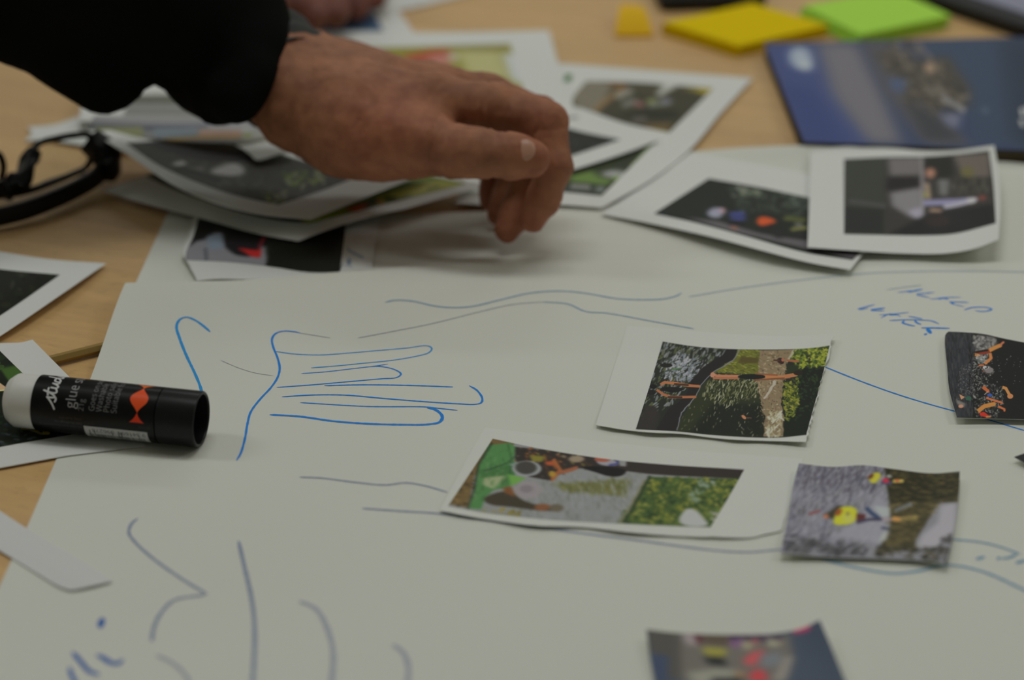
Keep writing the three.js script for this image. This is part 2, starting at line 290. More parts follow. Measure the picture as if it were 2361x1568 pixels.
  word('blue', [[I.b, [2017, 702], [1978, 713], [2002, 711]], [1.5, [2041, 710], [2008, 715], [2020, 716]], [I.a, [2012, 716], [2040, 717]], [I.a, [2027, 726], [2060, 724], [2096, 720]], [2.0, [2048, 725], [2068, 725]], [I.a, [2031, 733], [2050, 724], [2069, 726], [2077, 730]], [I.b, [2050, 739], [2090, 737], [2130, 738], [2149, 740], [2165, 747]], [I.b, [2094, 729], [2127, 735]], [1.3, [2110, 752], [2092, 748], [2080, 743], [2086, 739]], [1.3, [2124, 748], [2114, 744], [2109, 738]], [1.5, [2124, 756], [2150, 756], [2190, 757]], [2.2, [2138, 757], [2146, 769]], [1.3, [2131, 772], [2137, 769]]]);
}

// ---------------------------------------------------------------- prints on the drawing sheet
const LAND = 'printed photographs glued on the drawing sheet';
{ // bathers at a river, lying on its side
  const [S, t] = printed('photo_print', 'printed photo of bathers on a log in a river, deckled right edge, under the handwriting', 'photo print', { t: [[1446, 752, 0], [1540, 758, 0], [1680, 770, 0], [1800, 775, 0], [1880, 773, 1], [1922, 768, 3]], r: [[1905, 840, 1], [1880, 930, 1]], b: [[1374, 980, 0.8], [1410, 986, 1.3], [1440, 991, 1], [1500, 997, 1.5], [1570, 1000, 1.1], [1640, 1009, 0.6], [1700, 1014, 1.1], [1760, 1016, 0.8], [1858, 1019, 1.8]], l: [[1412, 860, 0]] }, { torn: { r: 1.3, b: 0.5 }, base: 1.3, over: 0.5, group: LAND });
  picture(S, { t: [[1528, 788], [1600, 799], [1680, 805], [1800, 806], [1870, 803], [1913, 797]], r: [[1893, 880], [1873, 950]], b: [[1466, 990], [1560, 995], [1640, 1003], [1740, 1009], [1800, 1009], [1859, 1003]], l: [[1498, 890]] }, 560, 520, [32, 36, 30], (A) => {
    const R = (x, y) => [1440 + x / 4.722, 770 + y / 4.722], RR = (...q) => q.map((p) => R(...p));
    const up = RR([410, 80], [1250, 160], [1050, 250], [860, 360], [720, 540], [480, 800], [180, 900], [300, 450]);
    A.speck(up, 900, [[60, 68, 45], [88, 92, 72], [120, 124, 128], [40, 46, 36], [105, 108, 110], [72, 82, 40]], 11, 3.2, -55, 25);
    A.speck(RR([620, 200], [860, 330], [700, 540], [420, 480], [450, 280]), 420, [[128, 132, 142], [105, 110, 118], [150, 152, 158], [60, 66, 60]], 10, 3, -55, 40);
    A.poly(RR([1230, 170], [1480, 180], [1470, 420], [1420, 440], [960, 430], [1090, 340]), [92, 96, 26], { blur: 2 });
    A.speck(RR([1230, 170], [1480, 180], [1470, 420], [1420, 440], [960, 430], [1090, 340]), 350, [[108, 112, 28], [70, 74, 22], [130, 132, 44], [86, 80, 40]], 8, 2, 20, 30);
    A.poly(RR([1260, 250], [1470, 262], [1465, 320], [1240, 320]), [76, 66, 28], { blur: 3 });
    const low = RR([960, 420], [1440, 450], [1490, 760], [1530, 1120], [560, 1060], [640, 880], [800, 620]);
    A.poly(low, [40, 46, 26]); A.poly(RR([960, 760], [1490, 760], [1530, 1120], [700, 1090]), [24, 28, 20], { blur: 10 });
    A.speck(RR([960, 420], [1440, 450], [1450, 680], [1130, 800], [830, 700]), 520, [[92, 96, 52], [118, 118, 80], [66, 72, 34], [30, 34, 22], [150, 150, 120]], 9, 2, -70, 20);
    A.speck(low, 160, [[120, 120, 90], [70, 76, 50], [150, 150, 130]], 6, 1.6, -70, 25, 0.8);
    A.poly(RR([1470, 180], [1880, 170], [1760, 300], [1750, 480], [1720, 600], [1700, 760], [1745, 900], [1720, 1120], [1510, 1120], [1540, 900], [1450, 560]), [122, 104, 76]);
    A.speck(RR([1470, 180], [1800, 190], [1760, 480], [1700, 760], [1740, 1120], [1510, 1120], [1450, 560]), 520, [[146, 128, 98], [96, 78, 54], [132, 112, 84], [160, 146, 118], [80, 66, 44]], 5, 2, 40, 60, 0.8);
    A.line(RR([1640, 510], [1520, 700]), 5, [160, 152, 136]); A.line(RR([1850, 175], [1770, 300]), 5, [150, 146, 120]);
    A.speck(RR([1560, 860], [1720, 840], [1690, 1120], [1540, 1120]), 80, [[178, 172, 150], [150, 140, 104]], 10, 4, 100, 40);
    A.poly(RR([1740, 940], [1830, 760], [1890, 560], [1900, 360], [2170, 400], [2130, 560], [2040, 830], [1990, 1100], [1720, 1110]), [18, 26, 16]);
    A.speck(RR([1880, 380], [2170, 380], [2130, 560], [2030, 850], [1850, 950]), 200, [[28, 46, 22], [14, 22, 14], [38, 54, 24]], 8, 4, 40, 60);
    A.speck(RR([1860, 170], [2225, 130], [2190, 350], [1900, 370], [1800, 290]), 420, [[128, 138, 28], [92, 112, 26], [150, 152, 40], [58, 78, 26], [46, 60, 24]], 8, 4, 20, 70);
    A.poly(RR([1760, 340], [1900, 350], [1880, 420], [1770, 440]), [34, 44, 24], { blur: 2 });
    A.speck(RR([1760, 520], [1890, 480], [1900, 700], [1850, 900], [1760, 960], [1730, 700]), 300, [[110, 118, 24], [84, 96, 24], [136, 132, 40], [52, 66, 24]], 7, 4, 60, 60);
    A.poly(RR([1230, 165], [1180, 290], [1060, 340], [960, 420], [920, 490], [820, 560], [760, 700], [620, 860], [560, 1060], [340, 1050], [480, 820], [660, 690], [720, 520], [860, 360], [1060, 240], [1110, 165]), [30, 28, 28]);
    A.line(RR([1250, 170], [1180, 290], [960, 420], [830, 560], [770, 690], [620, 860], [570, 1050]), 2.2, [112, 112, 120]);
    A.poly(RR([180, 1030], [130, 1040], [230, 780], [340, 790], [380, 900], [340, 1050]), [44, 40, 38], { blur: 3 });
    A.blob(...R(455, 345), 14, 5, [26, 26, 24]); A.line(RR([510, 390], [610, 375]), 3, [70, 110, 62]);
    A.line(RR([390, 555], [440, 530], [560, 540], [700, 565], [810, 572]), 6.5, [168, 98, 56]); A.line(RR([540, 548], [690, 560]), 4.5, [70, 40, 26]);
    A.line(RR([350, 610], [420, 660], [500, 690], [640, 690], [770, 688]), 6, [160, 92, 54]); A.line(RR([470, 690], [620, 692]), 4, [66, 38, 24]);
    A.poly(RR([370, 600], [460, 575], [640, 590], [640, 620], [520, 645], [420, 620]), [22, 20, 22], { smooth: true });
    A.blob(...R(310, 575), 8, 5, [20, 18, 20]); A.blob(...R(290, 640), 10, 6, [26, 24, 26]);
    A.line(RR([950, 440], [1010, 460], [1230, 462]), 6, [176, 108, 74]); A.line(RR([960, 482], [1230, 484]), 5, [160, 94, 62]); A.blob(...R(962, 448), 6, 6, [184, 118, 86]);
    A.poly(RR([1215, 470], [1290, 440], [1460, 440], [1530, 455], [1530, 490], [1300, 495]), [20, 24, 22], { smooth: true });
    A.line(RR([1530, 470], [1760, 472]), 8, [172, 108, 62]); A.line(RR([1400, 505], [1640, 490], [1800, 480]), 3.4, [120, 66, 38]); A.line(RR([1420, 435], [1660, 452]), 3.4, [138, 76, 44]);
    A.line(RR([1740, 468], [1870, 445]), 9, [168, 104, 62]); A.blob(...R(1890, 425), 11, 6, [36, 26, 22], { rot: -5 });
    A.line(RR([1760, 290], [1890, 300]), 5, [150, 84, 52]); A.blob(...R(1700, 295), 8, 7, [46, 28, 26]); A.line(RR([1620, 290], [1680, 290]), 4, [70, 44, 36]); A.blob(...R(1725, 285), 4, 4, [160, 90, 62]);
    A.blob(...R(1305, 908), 5, 5, [192, 112, 74]); A.line(RR([1330, 915], [1380, 918]), 2, [110, 66, 50]);
  }, { parent: t, soft: 0.9, dim: 0.92 });
}
{ // riverside picnic
  const [S, t] = printed('photo_print', 'wide printed photo of people with a green tent beside a lake', 'photo print', { t: [[1118, 986, 0], [1400, 1020, 0], [1600, 1040, 0], [1852, 1058, 0]], r: [[1832, 1130, 0], [1815, 1185, 0]], b: [[1014, 1177, 1.0], [1060, 1186, 1.3], [1130, 1198, 0.6], [1230, 1211, 1.5], [1350, 1216, 0.5], [1440, 1226, 1.2], [1560, 1236, 0.3], [1650, 1238, 0.8], [1740, 1239, 0.2], [1775, 1229, 0.3], [1800, 1224, 0.2]], l: [[1062, 1085, 0.4]] }, { base: 1.0, over: 0.35, torn: { b: 1.4, r: 0.8 }, group: LAND });
  picture(S, { t: [[1136, 1012], [1250, 1036], [1400, 1059], [1550, 1073], [1716, 1083]], b: [[1033, 1167], [1110, 1181], [1250, 1197], [1400, 1206], [1520, 1212], [1638, 1216]], l: [[1088, 1085]], r: [[1678, 1150]] }, 640, 400, [128, 130, 130], (A) => {
    const R = (x, y) => [1000 + x / 3.19, 990 + y / 3.19], RR = (...q) => q.map((p) => R(...p));
    A.speck(RR([560, 400], [1560, 300], [1400, 690], [620, 650]), 700, [[138, 140, 142], [112, 116, 112], [146, 148, 150], [96, 100, 88]], 12, 2.4, 82, 12, 0.7);
    A.poly(RR([860, 400], [1450, 370], [1400, 490], [1250, 480], [1000, 460]), [96, 98, 50], { blur: 8, a: 0.9 });
    A.speck(RR([900, 380], [1450, 360], [1420, 500], [950, 460]), 160, [[78, 82, 34], [120, 118, 60], [138, 138, 130]], 10, 2.5, 82, 14, 0.8);
    A.poly(RR([110, 550], [430, 70], [600, 100], [420, 300], [300, 340], [250, 580]), [104, 84, 46]);
    A.speck(RR([110, 550], [290, 300], [310, 420], [250, 580]), 90, [[132, 104, 54], [84, 66, 36], [60, 50, 32]], 9, 4, 40, 60);
    A.poly(RR([400, 120], [560, 100], [600, 130], [590, 260], [560, 340], [640, 360], [560, 420], [440, 450], [380, 500], [350, 590], [260, 585], [310, 420], [330, 260]), [68, 122, 62]);
    A.poly(RR([330, 300], [560, 260], [600, 220], [600, 330], [540, 400], [340, 360]), [58, 106, 52], { blur: 2 });
    A.poly(RR([370, 360], [540, 340], [480, 400], [440, 440], [360, 410]), [142, 152, 110], { blur: 3 });
    A.poly(RR([540, 330], [680, 360], [570, 420]), [96, 152, 60], { blur: 2 });
    A.speck(RR([400, 120], [600, 110], [590, 300], [560, 420], [380, 500], [260, 585], [330, 260]), 130, [[48, 88, 46], [92, 136, 78], [64, 108, 58], [110, 140, 92]], 11, 3, 100, 30, 0.55);
    A.line(RR([430, 100], [330, 260], [300, 430], [250, 590]), 3, [26, 34, 28]); A.line(RR([370, 310], [540, 250], [600, 200]), 2, [36, 60, 36]); A.line(RR([545, 110], [570, 220], [560, 330]), 2, [36, 70, 40]);
    A.poly(RR([600, 130], [800, 150], [1100, 190], [1420, 220], [2280, 300], [2250, 365], [1580, 330], [1420, 310], [1200, 290], [1040, 290], [930, 330], [860, 380], [700, 350], [600, 260]), [46, 40, 36]);
    A.speck(RR([600, 130], [1100, 190], [1180, 280], [930, 330], [860, 370], [700, 350], [600, 260]), 160, [[132, 74, 34], [70, 50, 34], [110, 100, 40], [42, 36, 30], [128, 112, 84]], 9, 4, 20, 70);
    A.poly(RR([700, 190], [820, 200], [800, 240], [730, 240]), [120, 112, 34], { blur: 2 }); A.poly(RR([820, 240], [900, 230], [890, 270], [830, 265]), [168, 72, 32], { blur: 2 });
    A.line(RR([880, 220], [930, 300], [870, 370]), 9, [158, 86, 40]); A.line(RR([930, 320], [1050, 285]), 8, [150, 84, 52]); A.blob(...R(870, 330), 8, 7, [160, 124, 34]);
    A.blob(...R(685, 290), 32, 18, [140, 144, 146]); A.blob(...R(680, 285), 24, 15, [62, 60, 56], { blur: 2 }); A.line(RR([560, 265], [610, 250]), 5, [110, 130, 120]);
    A.blob(...R(1050, 220), 18, 8, [138, 122, 98], { blur: 2 });
    A.poly(RR([1180, 230], [1250, 200], [1340, 230], [1370, 270], [1230, 270]), [140, 138, 146], { smooth: true }); A.blob(...R(1240, 222), 19, 6, [160, 80, 56]); A.line(RR([1290, 265], [1350, 255], [1355, 225]), 4, [60, 66, 140]); A.poly(RR([1360, 230], [1420, 235], [1415, 275], [1365, 270]), [130, 130, 130]);
    A.poly(RR([1060, 280], [1180, 270], [1400, 290], [1420, 320], [1360, 355], [1270, 345], [1200, 320]), [22, 20, 20], { smooth: true });
    A.poly(RR([1580, 350], [2255, 365], [2060, 720], [1350, 690]), [58, 80, 34]);
    A.speck(RR([1580, 350], [2255, 365], [2060, 720], [1350, 690]), 800, [[116, 120, 34], [76, 100, 40], [38, 58, 30], [140, 138, 52], [62, 84, 36]], 9, 5, 30, 80, 0.85);
    A.line(RR([1590, 345], [1400, 680]), 8, [42, 58, 30]); A.line(RR([1555, 370], [1370, 690]), 6, [124, 122, 96]);
    A.speck(RR([1930, 370], [2060, 390], [1960, 560], [1880, 500]), 60, [[140, 150, 140], [120, 140, 120]], 12, 5, 30, 60, 0.7);
    A.poly(RR([1780, 710], [1840, 580], [1930, 590], [1990, 660], [2040, 720]), [164, 166, 166], { smooth: true, blur: 2 }); A.speck(RR([2000, 600], [2110, 580], [2060, 720]), 24, [[150, 152, 140], [90, 110, 50]], 12, 6, 10, 50);
    A.blob(...R(690, 450), 34, 20, [138, 132, 134], { blur: 3 }); A.blob(...R(680, 440), 16, 9, [122, 114, 118], { blur: 2 });
    A.poly(RR([350, 500], [560, 440], [640, 520], [760, 560], [930, 570], [930, 605], [760, 600], [560, 570], [400, 560]), [60, 54, 40], { smooth: true, blur: 1.5 });
    A.poly(RR([510, 430], [570, 420], [600, 500], [520, 470]), [116, 72, 34], { blur: 2 }); A.blob(...R(800, 575), 22, 8, [124, 76, 44], { blur: 2 }); A.blob(...R(900, 580), 16, 9, [96, 88, 70], { blur: 2 });
    A.speck(RR([380, 570], [640, 600], [640, 650], [350, 620]), 60, [[132, 112, 36], [104, 96, 30], [140, 130, 60]], 9, 4, 10, 60);
  }, { parent: t, soft: 2.4, dim: 0.86 });
}
{ // lifeguards in yellow vests
  const [S, t] = printed('photo_print', 'printed photo of two yellow vested swimmers in rippled grey water, right of the lake picture', 'photo print', { t: [[1842, 1069, 3], [1920, 1077, 1.5], [1990, 1073, 2.5], [2060, 1082, 1.5], [2150, 1092, 1.5], [2213, 1087, 3]], r: [[2210, 1150, 2], [2197, 1240, 2]], b: [[1799, 1275, 3], [1900, 1284, 1.5], [2050, 1289, 1.5], [2130, 1293, 2], [2182, 1300, 3.5]], l: [[1827, 1125, 1.5], [1818, 1185, 1.5]] }, { base: 1.3, over: 0.5, group: LAND });
  picture(S, null, 600, 520, [118, 118, 126], (A) => {
    const R = (x, y) => [1780 + x / 5.13, 1050 + y / 5.13], RR = (...q) => q.map((p) => R(...p));
    const wat = RR([320, 90], [1350, 140], [1400, 650], [1300, 1050], [100, 1150]);
    A.speck(wat, 1300, [[104, 102, 118], [128, 128, 136], [92, 90, 104], [140, 140, 148], [80, 78, 82], [112, 112, 130]], 14, 3.4, -60, 20, 0.75);
    A.speck(RR([320, 90], [1300, 140], [1200, 420], [260, 420]), 260, [[80, 76, 84], [70, 68, 80], [100, 96, 110]], 13, 3.4, -65, 15, 0.7);
    A.speck(RR([100, 1120], [160, 930], [460, 1000], [1100, 1050], [1200, 1190], [600, 1190]), 320, [[52, 52, 56], [70, 70, 72], [92, 92, 96]], 14, 5, -25, 20, 0.8);
    A.poly(RR([1250, 450], [1400, 600], [1400, 1000], [1240, 1050], [700, 960], [900, 830], [1150, 600]), [136, 136, 146], { blur: 10, a: 0.8 });
    A.poly(RR([1330, 120], [2235, 200], [2190, 560], [1960, 560], [1700, 1000], [1700, 1110], [1200, 1190], [1300, 1040], [1400, 830], [1380, 450]), [60, 56, 36], { blur: 3 });
    A.poly(RR([1340, 150], [2235, 210], [2190, 480], [1400, 560], [1360, 380]), [44, 42, 26], { blur: 3 });
    A.speck(RR([1380, 180], [2225, 220], [2190, 560], [1400, 560]), 300, [[72, 66, 38], [34, 34, 24], [56, 54, 32], [84, 72, 40]], 12, 3, 5, 15, 0.8);
    A.speck(RR([1400, 560], [2000, 560], [1700, 1000], [1360, 1090]), 260, [[92, 82, 48], [66, 60, 36], [110, 96, 56]], 14, 3, 5, 15, 0.7);
    A.speck(RR([1250, 1070], [2080, 1100], [1960, 1250], [1200, 1190]), 160, [[36, 36, 28], [58, 54, 34], [80, 76, 62]], 12, 4, 0, 30, 0.8);
    A.line(RR([1450, 660], [1640, 580]), 9, [110, 116, 122], 0.7);
    A.poly(RR([2180, 560], [2170, 880], [1980, 1080], [1700, 1090], [1780, 940], [1960, 800], [1990, 600]), [146, 144, 150], { blur: 8 });
    A.speck(RR([2130, 900], [2080, 1290], [1920, 1240], [1990, 1000]), 80, [[62, 60, 62], [90, 88, 88], [50, 50, 48]], 10, 5, -40, 30);
    A.poly(RR([630, 700], [780, 590], [850, 610], [740, 760], [650, 740]), [54, 50, 38], { blur: 4 });
    A.poly(RR([720, 790], [760, 640], [860, 600], [1000, 620], [1010, 720], [960, 820], [740, 830]), [196, 172, 24], { smooth: true, blur: 1 });
    A.poly(RR([740, 720], [760, 640], [840, 630], [800, 720]), [140, 62, 24], { smooth: true, blur: 3 }); A.blob(...R(900, 745), 13, 11, [204, 184, 64], { blur: 4 }); A.blob(...R(895, 693), 4, 5, [130, 124, 60], { blur: 1 });
    A.poly(RR([1000, 690], [1110, 700], [1090, 790], [1000, 790]), [84, 38, 38], { blur: 2 }); A.line(RR([1110, 620], [1180, 690], [1260, 740]), 10, [50, 66, 96]); A.line(RR([1000, 800], [1150, 760], [1290, 760]), 7, [60, 56, 78]);
    A.poly(RR([1200, 600], [1390, 620], [1390, 720], [1280, 730]), [148, 154, 154], { blur: 5 }); A.line(RR([1290, 860], [1370, 870]), 6, [60, 66, 88]); A.poly(RR([1300, 930], [1390, 890], [1350, 1000], [1260, 1040]), [152, 156, 152], { blur: 5 });
    A.line(RR([1300, 755], [1420, 760]), 4, [150, 126, 126]); A.line(RR([1420, 750], [1500, 760]), 11, [178, 126, 62]); A.line(RR([1520, 755], [1700, 735]), 11, [140, 122, 66], 0.7); A.line(RR([430, 700], [560, 660]), 6, [126, 72, 72]); A.blob(...R(640, 725), 6, 5, [176, 100, 60], { blur: 2 });
    A.poly(RR([1130, 260], [1200, 205], [1280, 205], [1290, 260], [1220, 340], [1170, 330]), [190, 166, 40], { smooth: true, blur: 1 }); A.poly(RR([1130, 250], [1210, 205], [1190, 270], [1140, 290]), [92, 44, 26], { smooth: true, blur: 2 });
    A.line(RR([1290, 320], [1400, 330]), 9, [68, 66, 90]); A.blob(...R(1345, 300), 8, 6, [176, 44, 66]); A.line(RR([1430, 310], [1540, 305]), 8, [190, 150, 66]); A.blob(...R(1480, 300), 5, 4, [190, 90, 50]); A.blob(...R(1385, 250), 6, 4, [140, 144, 140], { blur: 2 });
  }, { parent: t, soft: 3 });
}
{ // swimmers racing
  const [S, t] = printed('photo_print', 'dark printed photo of swimmers racing in splashing water at the right edge', 'photo print', { t: [[2187, 765, 1.5], [2230, 767, 1.5], [2270, 771, 1], [2310, 780, 1], [2361, 790, 1], [2460, 806, 1]], r: [[2462, 880, 1]], b: [[2206, 963, 2.5], [2270, 965, 2], [2361, 967, 2], [2460, 970, 2]], l: [[2180, 771, 1.8], [2184, 850, 2.5], [2189, 900, 3]] }, { base: 1.3, over: 0.5, group: LAND });
  picture(S, null, 520, 460, [26, 27, 27], (A) => {
    const R = (x, y) => [2150 + x / 6.03, 740 + y / 6.03], RR = (...q) => q.map((p) => R(...p));
    A.poly(RR([180, 150], [560, 170], [560, 1340], [320, 1340], [200, 800]), [40, 42, 46]);
    A.speck(RR([180, 150], [580, 170], [560, 1340], [320, 1340], [200, 700]), 500, [[50, 52, 58], [32, 33, 34], [44, 46, 52], [58, 58, 60]], 14, 3, 90, 12, 0.7);
    A.poly(RR([570, 220], [650, 200], [880, 230], [900, 320], [780, 420], [600, 440]), [96, 94, 92], { blur: 6 });
    A.speck(RR([570, 200], [900, 230], [860, 380], [590, 440]), 160, [[134, 132, 128], [84, 82, 82], [110, 108, 104], [60, 58, 58]], 7, 4, 40, 90, 0.8);
    A.speck(RR([560, 440], [800, 440], [860, 700], [760, 860], [960, 920], [1000, 1120], [900, 1350], [600, 1340], [550, 900]), 1300, [[120, 118, 114], [88, 86, 84], [56, 56, 56], [140, 138, 134], [70, 68, 66], [34, 34, 34]], 3.6, 2, 40, 90, 0.75);
    A.speck(RR([380, 640], [560, 560], [600, 1000], [540, 1120], [330, 1100]), 420, [[78, 78, 80], [56, 56, 58], [100, 100, 100]], 2.6, 1.6, 40, 90, 0.75);
    A.speck(RR([820, 480], [1260, 500], [1240, 900], [800, 840]), 40, [[110, 110, 110], [150, 150, 150]], 2, 1.6, 0, 90, 0.8);
    A.line(RR([595, 465], [700, 450], [800, 420]), 8, [128, 46, 30]); A.line(RR([590, 470], [640, 485]), 7, [206, 110, 42]); A.line(RR([790, 415], [880, 370], [940, 345]), 9, [208, 112, 48]); A.line(RR([940, 340], [985, 300]), 5, [176, 96, 60]); A.line(RR([600, 440], [760, 410]), 5, [34, 28, 28]);
    A.blob(...R(680, 530), 9, 8, [120, 120, 118], { blur: 5 }); A.speck(RR([600, 460], [760, 470], [750, 600], [610, 600]), 60, [[150, 150, 148], [90, 90, 88]], 4, 2.4, 0, 90, 0.8); A.line(RR([800, 450], [815, 520], [740, 590]), 7, [200, 104, 52]); A.line(RR([640, 625], [710, 620]), 4, [170, 90, 50]);
    A.poly(RR([700, 640], [760, 620], [850, 660], [840, 720], [760, 740], [710, 690]), [112, 106, 106], { smooth: true, blur: 2 }); A.poly(RR([690, 670], [740, 730], [700, 700]), [150, 74, 50]); A.blob(...R(740, 650), 7, 4, [160, 160, 160]); A.line(RR([730, 665], [765, 655], [755, 625]), 2, [20, 20, 20]); A.blob(...R(830, 630), 5, 4, [24, 24, 26]);
    A.line(RR([970, 925], [1020, 940], [1070, 1030]), 7, [196, 116, 56]); A.blob(...R(1080, 1050), 7, 6, [206, 110, 62]); A.line(RR([700, 920], [770, 980]), 8, [180, 84, 40]); A.blob(...R(690, 1010), 10, 8, [26, 26, 28]); A.line(RR([720, 1030], [770, 985]), 2, [150, 140, 130]); A.blob(...R(795, 1035), 6, 4, [44, 78, 156]);
    A.line(RR([745, 1070], [860, 1110], [965, 1140]), 5, [190, 90, 46]); A.line(RR([630, 1260], [720, 1190], [850, 1160]), 10, [206, 112, 46]); A.line(RR([910, 1190], [1000, 1230], [1000, 1250]), 5, [184, 90, 46]);
    A.poly(RR([650, 1280], [720, 1270], [790, 1320], [730, 1340], [660, 1320]), [184, 40, 26]); A.poly(RR([730, 1270], [850, 1290], [830, 1310], [760, 1305]), [26, 24, 28]); A.line(RR([740, 1340], [800, 1335]), 4, [196, 110, 56]);
    A.poly(RR([370, 1020], [450, 1060], [400, 1100]), [204, 122, 88]); A.blob(...R(500, 1080), 7, 5, [42, 84, 66]); A.poly(RR([320, 1090], [460, 1150], [440, 1210], [340, 1160]), [108, 104, 98], { blur: 4 }); A.blob(...R(395, 1190), 6, 4, [184, 120, 92]);
  }, { parent: t, soft: 1 });
}
{ // crowd, near edge
  const [S, t] = printed('photo_print', 'blurred printed photo of a colourful crowd by blue water at the near edge', 'photo print', { t: [[1490, 1452, 3], [1560, 1460, 2], [1680, 1464, 1], [1790, 1461, 1], [1850, 1449, 3], [1890, 1430, 6]], r: [[1918, 1495, 4], [1948, 1568, 2.5]], b: [[1530, 1690, 1], [1760, 1700, 1], [1995, 1680, 1]], l: [[1500, 1520, 2], [1512, 1585, 1]] }, { base: 1.3, over: 0.5, group: LAND });
  picture(S, null, 400, 400, [62, 72, 88], (A) => {
    const R = (x, y) => [1440 + x / 4.216, 1400 + y / 4.216], RR = (...q) => q.map((p) => R(...p));
    A.poly(RR([210, 200], [540, 240], [640, 440], [620, 700], [400, 700], [420, 480], [260, 460]), [74, 72, 66], { blur: 6 }); A.poly(RR([240, 460], [420, 470], [400, 750], [280, 750]), [56, 68, 92], { blur: 6 });
    A.poly(RR([540, 250], [1600, 260], [1650, 500], [1580, 720], [900, 900], [560, 800]), [98, 94, 88], { blur: 6 });
    A.poly(RR([560, 260], [680, 260], [720, 380], [600, 360]), [140, 128, 130], { blur: 4 }); A.poly(RR([680, 260], [760, 265], [760, 370], [700, 350]), [82, 44, 48], { blur: 3 });
    A.poly(RR([760, 270], [1030, 280], [1010, 380], [780, 360]), [82, 70, 58], { blur: 4 }); A.poly(RR([1030, 280], [1150, 280], [1140, 400], [1020, 380]), [116, 80, 120], { blur: 4 });
    A.poly(RR([750, 390], [1000, 410], [970, 480], [790, 470]), [140, 134, 44], { blur: 4 }); A.poly(RR([760, 480], [960, 490], [1000, 580], [820, 560]), [36, 38, 40], { blur: 4 });
    A.poly(RR([1150, 520], [1240, 440], [1370, 410], [1280, 560], [1180, 570]), [190, 70, 74], { blur: 4 }); A.poly(RR([1200, 660], [1290, 600], [1360, 620], [1400, 720], [1240, 730]), [196, 56, 62], { blur: 4 }); A.blob(...R(1260, 330), 9, 7, [180, 76, 84], { blur: 4 });
    A.blob(...R(1190, 370), 12, 10, [142, 138, 108], { blur: 4 }); A.blob(...R(1450, 340), 17, 10, [148, 146, 122], { blur: 5 }); A.poly(RR([1320, 470], [1520, 430], [1520, 560], [1330, 590]), [104, 108, 114], { blur: 5 });
    A.poly(RR([1560, 480], [1640, 480], [1560, 720], [1430, 720]), [128, 122, 116], { blur: 5 }); A.poly(RR([600, 640], [900, 600], [1100, 620], [1050, 700], [700, 760]), [132, 132, 118], { blur: 6 }); A.blob(...R(1120, 660), 12, 8, [146, 112, 78], { blur: 4 });
    A.poly(RR([850, 690], [1150, 690], [1100, 900], [860, 860]), [40, 40, 42], { blur: 5 }); A.line(RR([1640, 240], [1790, 205]), 10, [188, 52, 96]); A.speck(RR([980, 280], [1560, 280], [1500, 320], [1100, 320]), 40, [[40, 36, 60], [90, 70, 80]], 12, 6, 0, 40);
  }, { parent: t, soft: 5 });
}
{ // corner of another print at the right edge
  const [S, t] = printed('photo_print', 'dark printed photo of which one corner pokes in below the swimmers', 'photo print', { t: [[2338, 1054, 2], [2400, 1033, 1], [2520, 1000, 1]], b: [[2410, 1095, 1], [2480, 1080, 1], [2590, 1050, 1]] }, { base: 1.3, over: 0.5, group: LAND });
  picture(S, null, 64, 64, [40, 40, 42], (A) => A.speck([[2338, 1054], [2520, 1000], [2590, 1050], [2410, 1095]], 60, [[60, 60, 62], [30, 30, 34]], 16, 6, 0, 60), { parent: t });
}
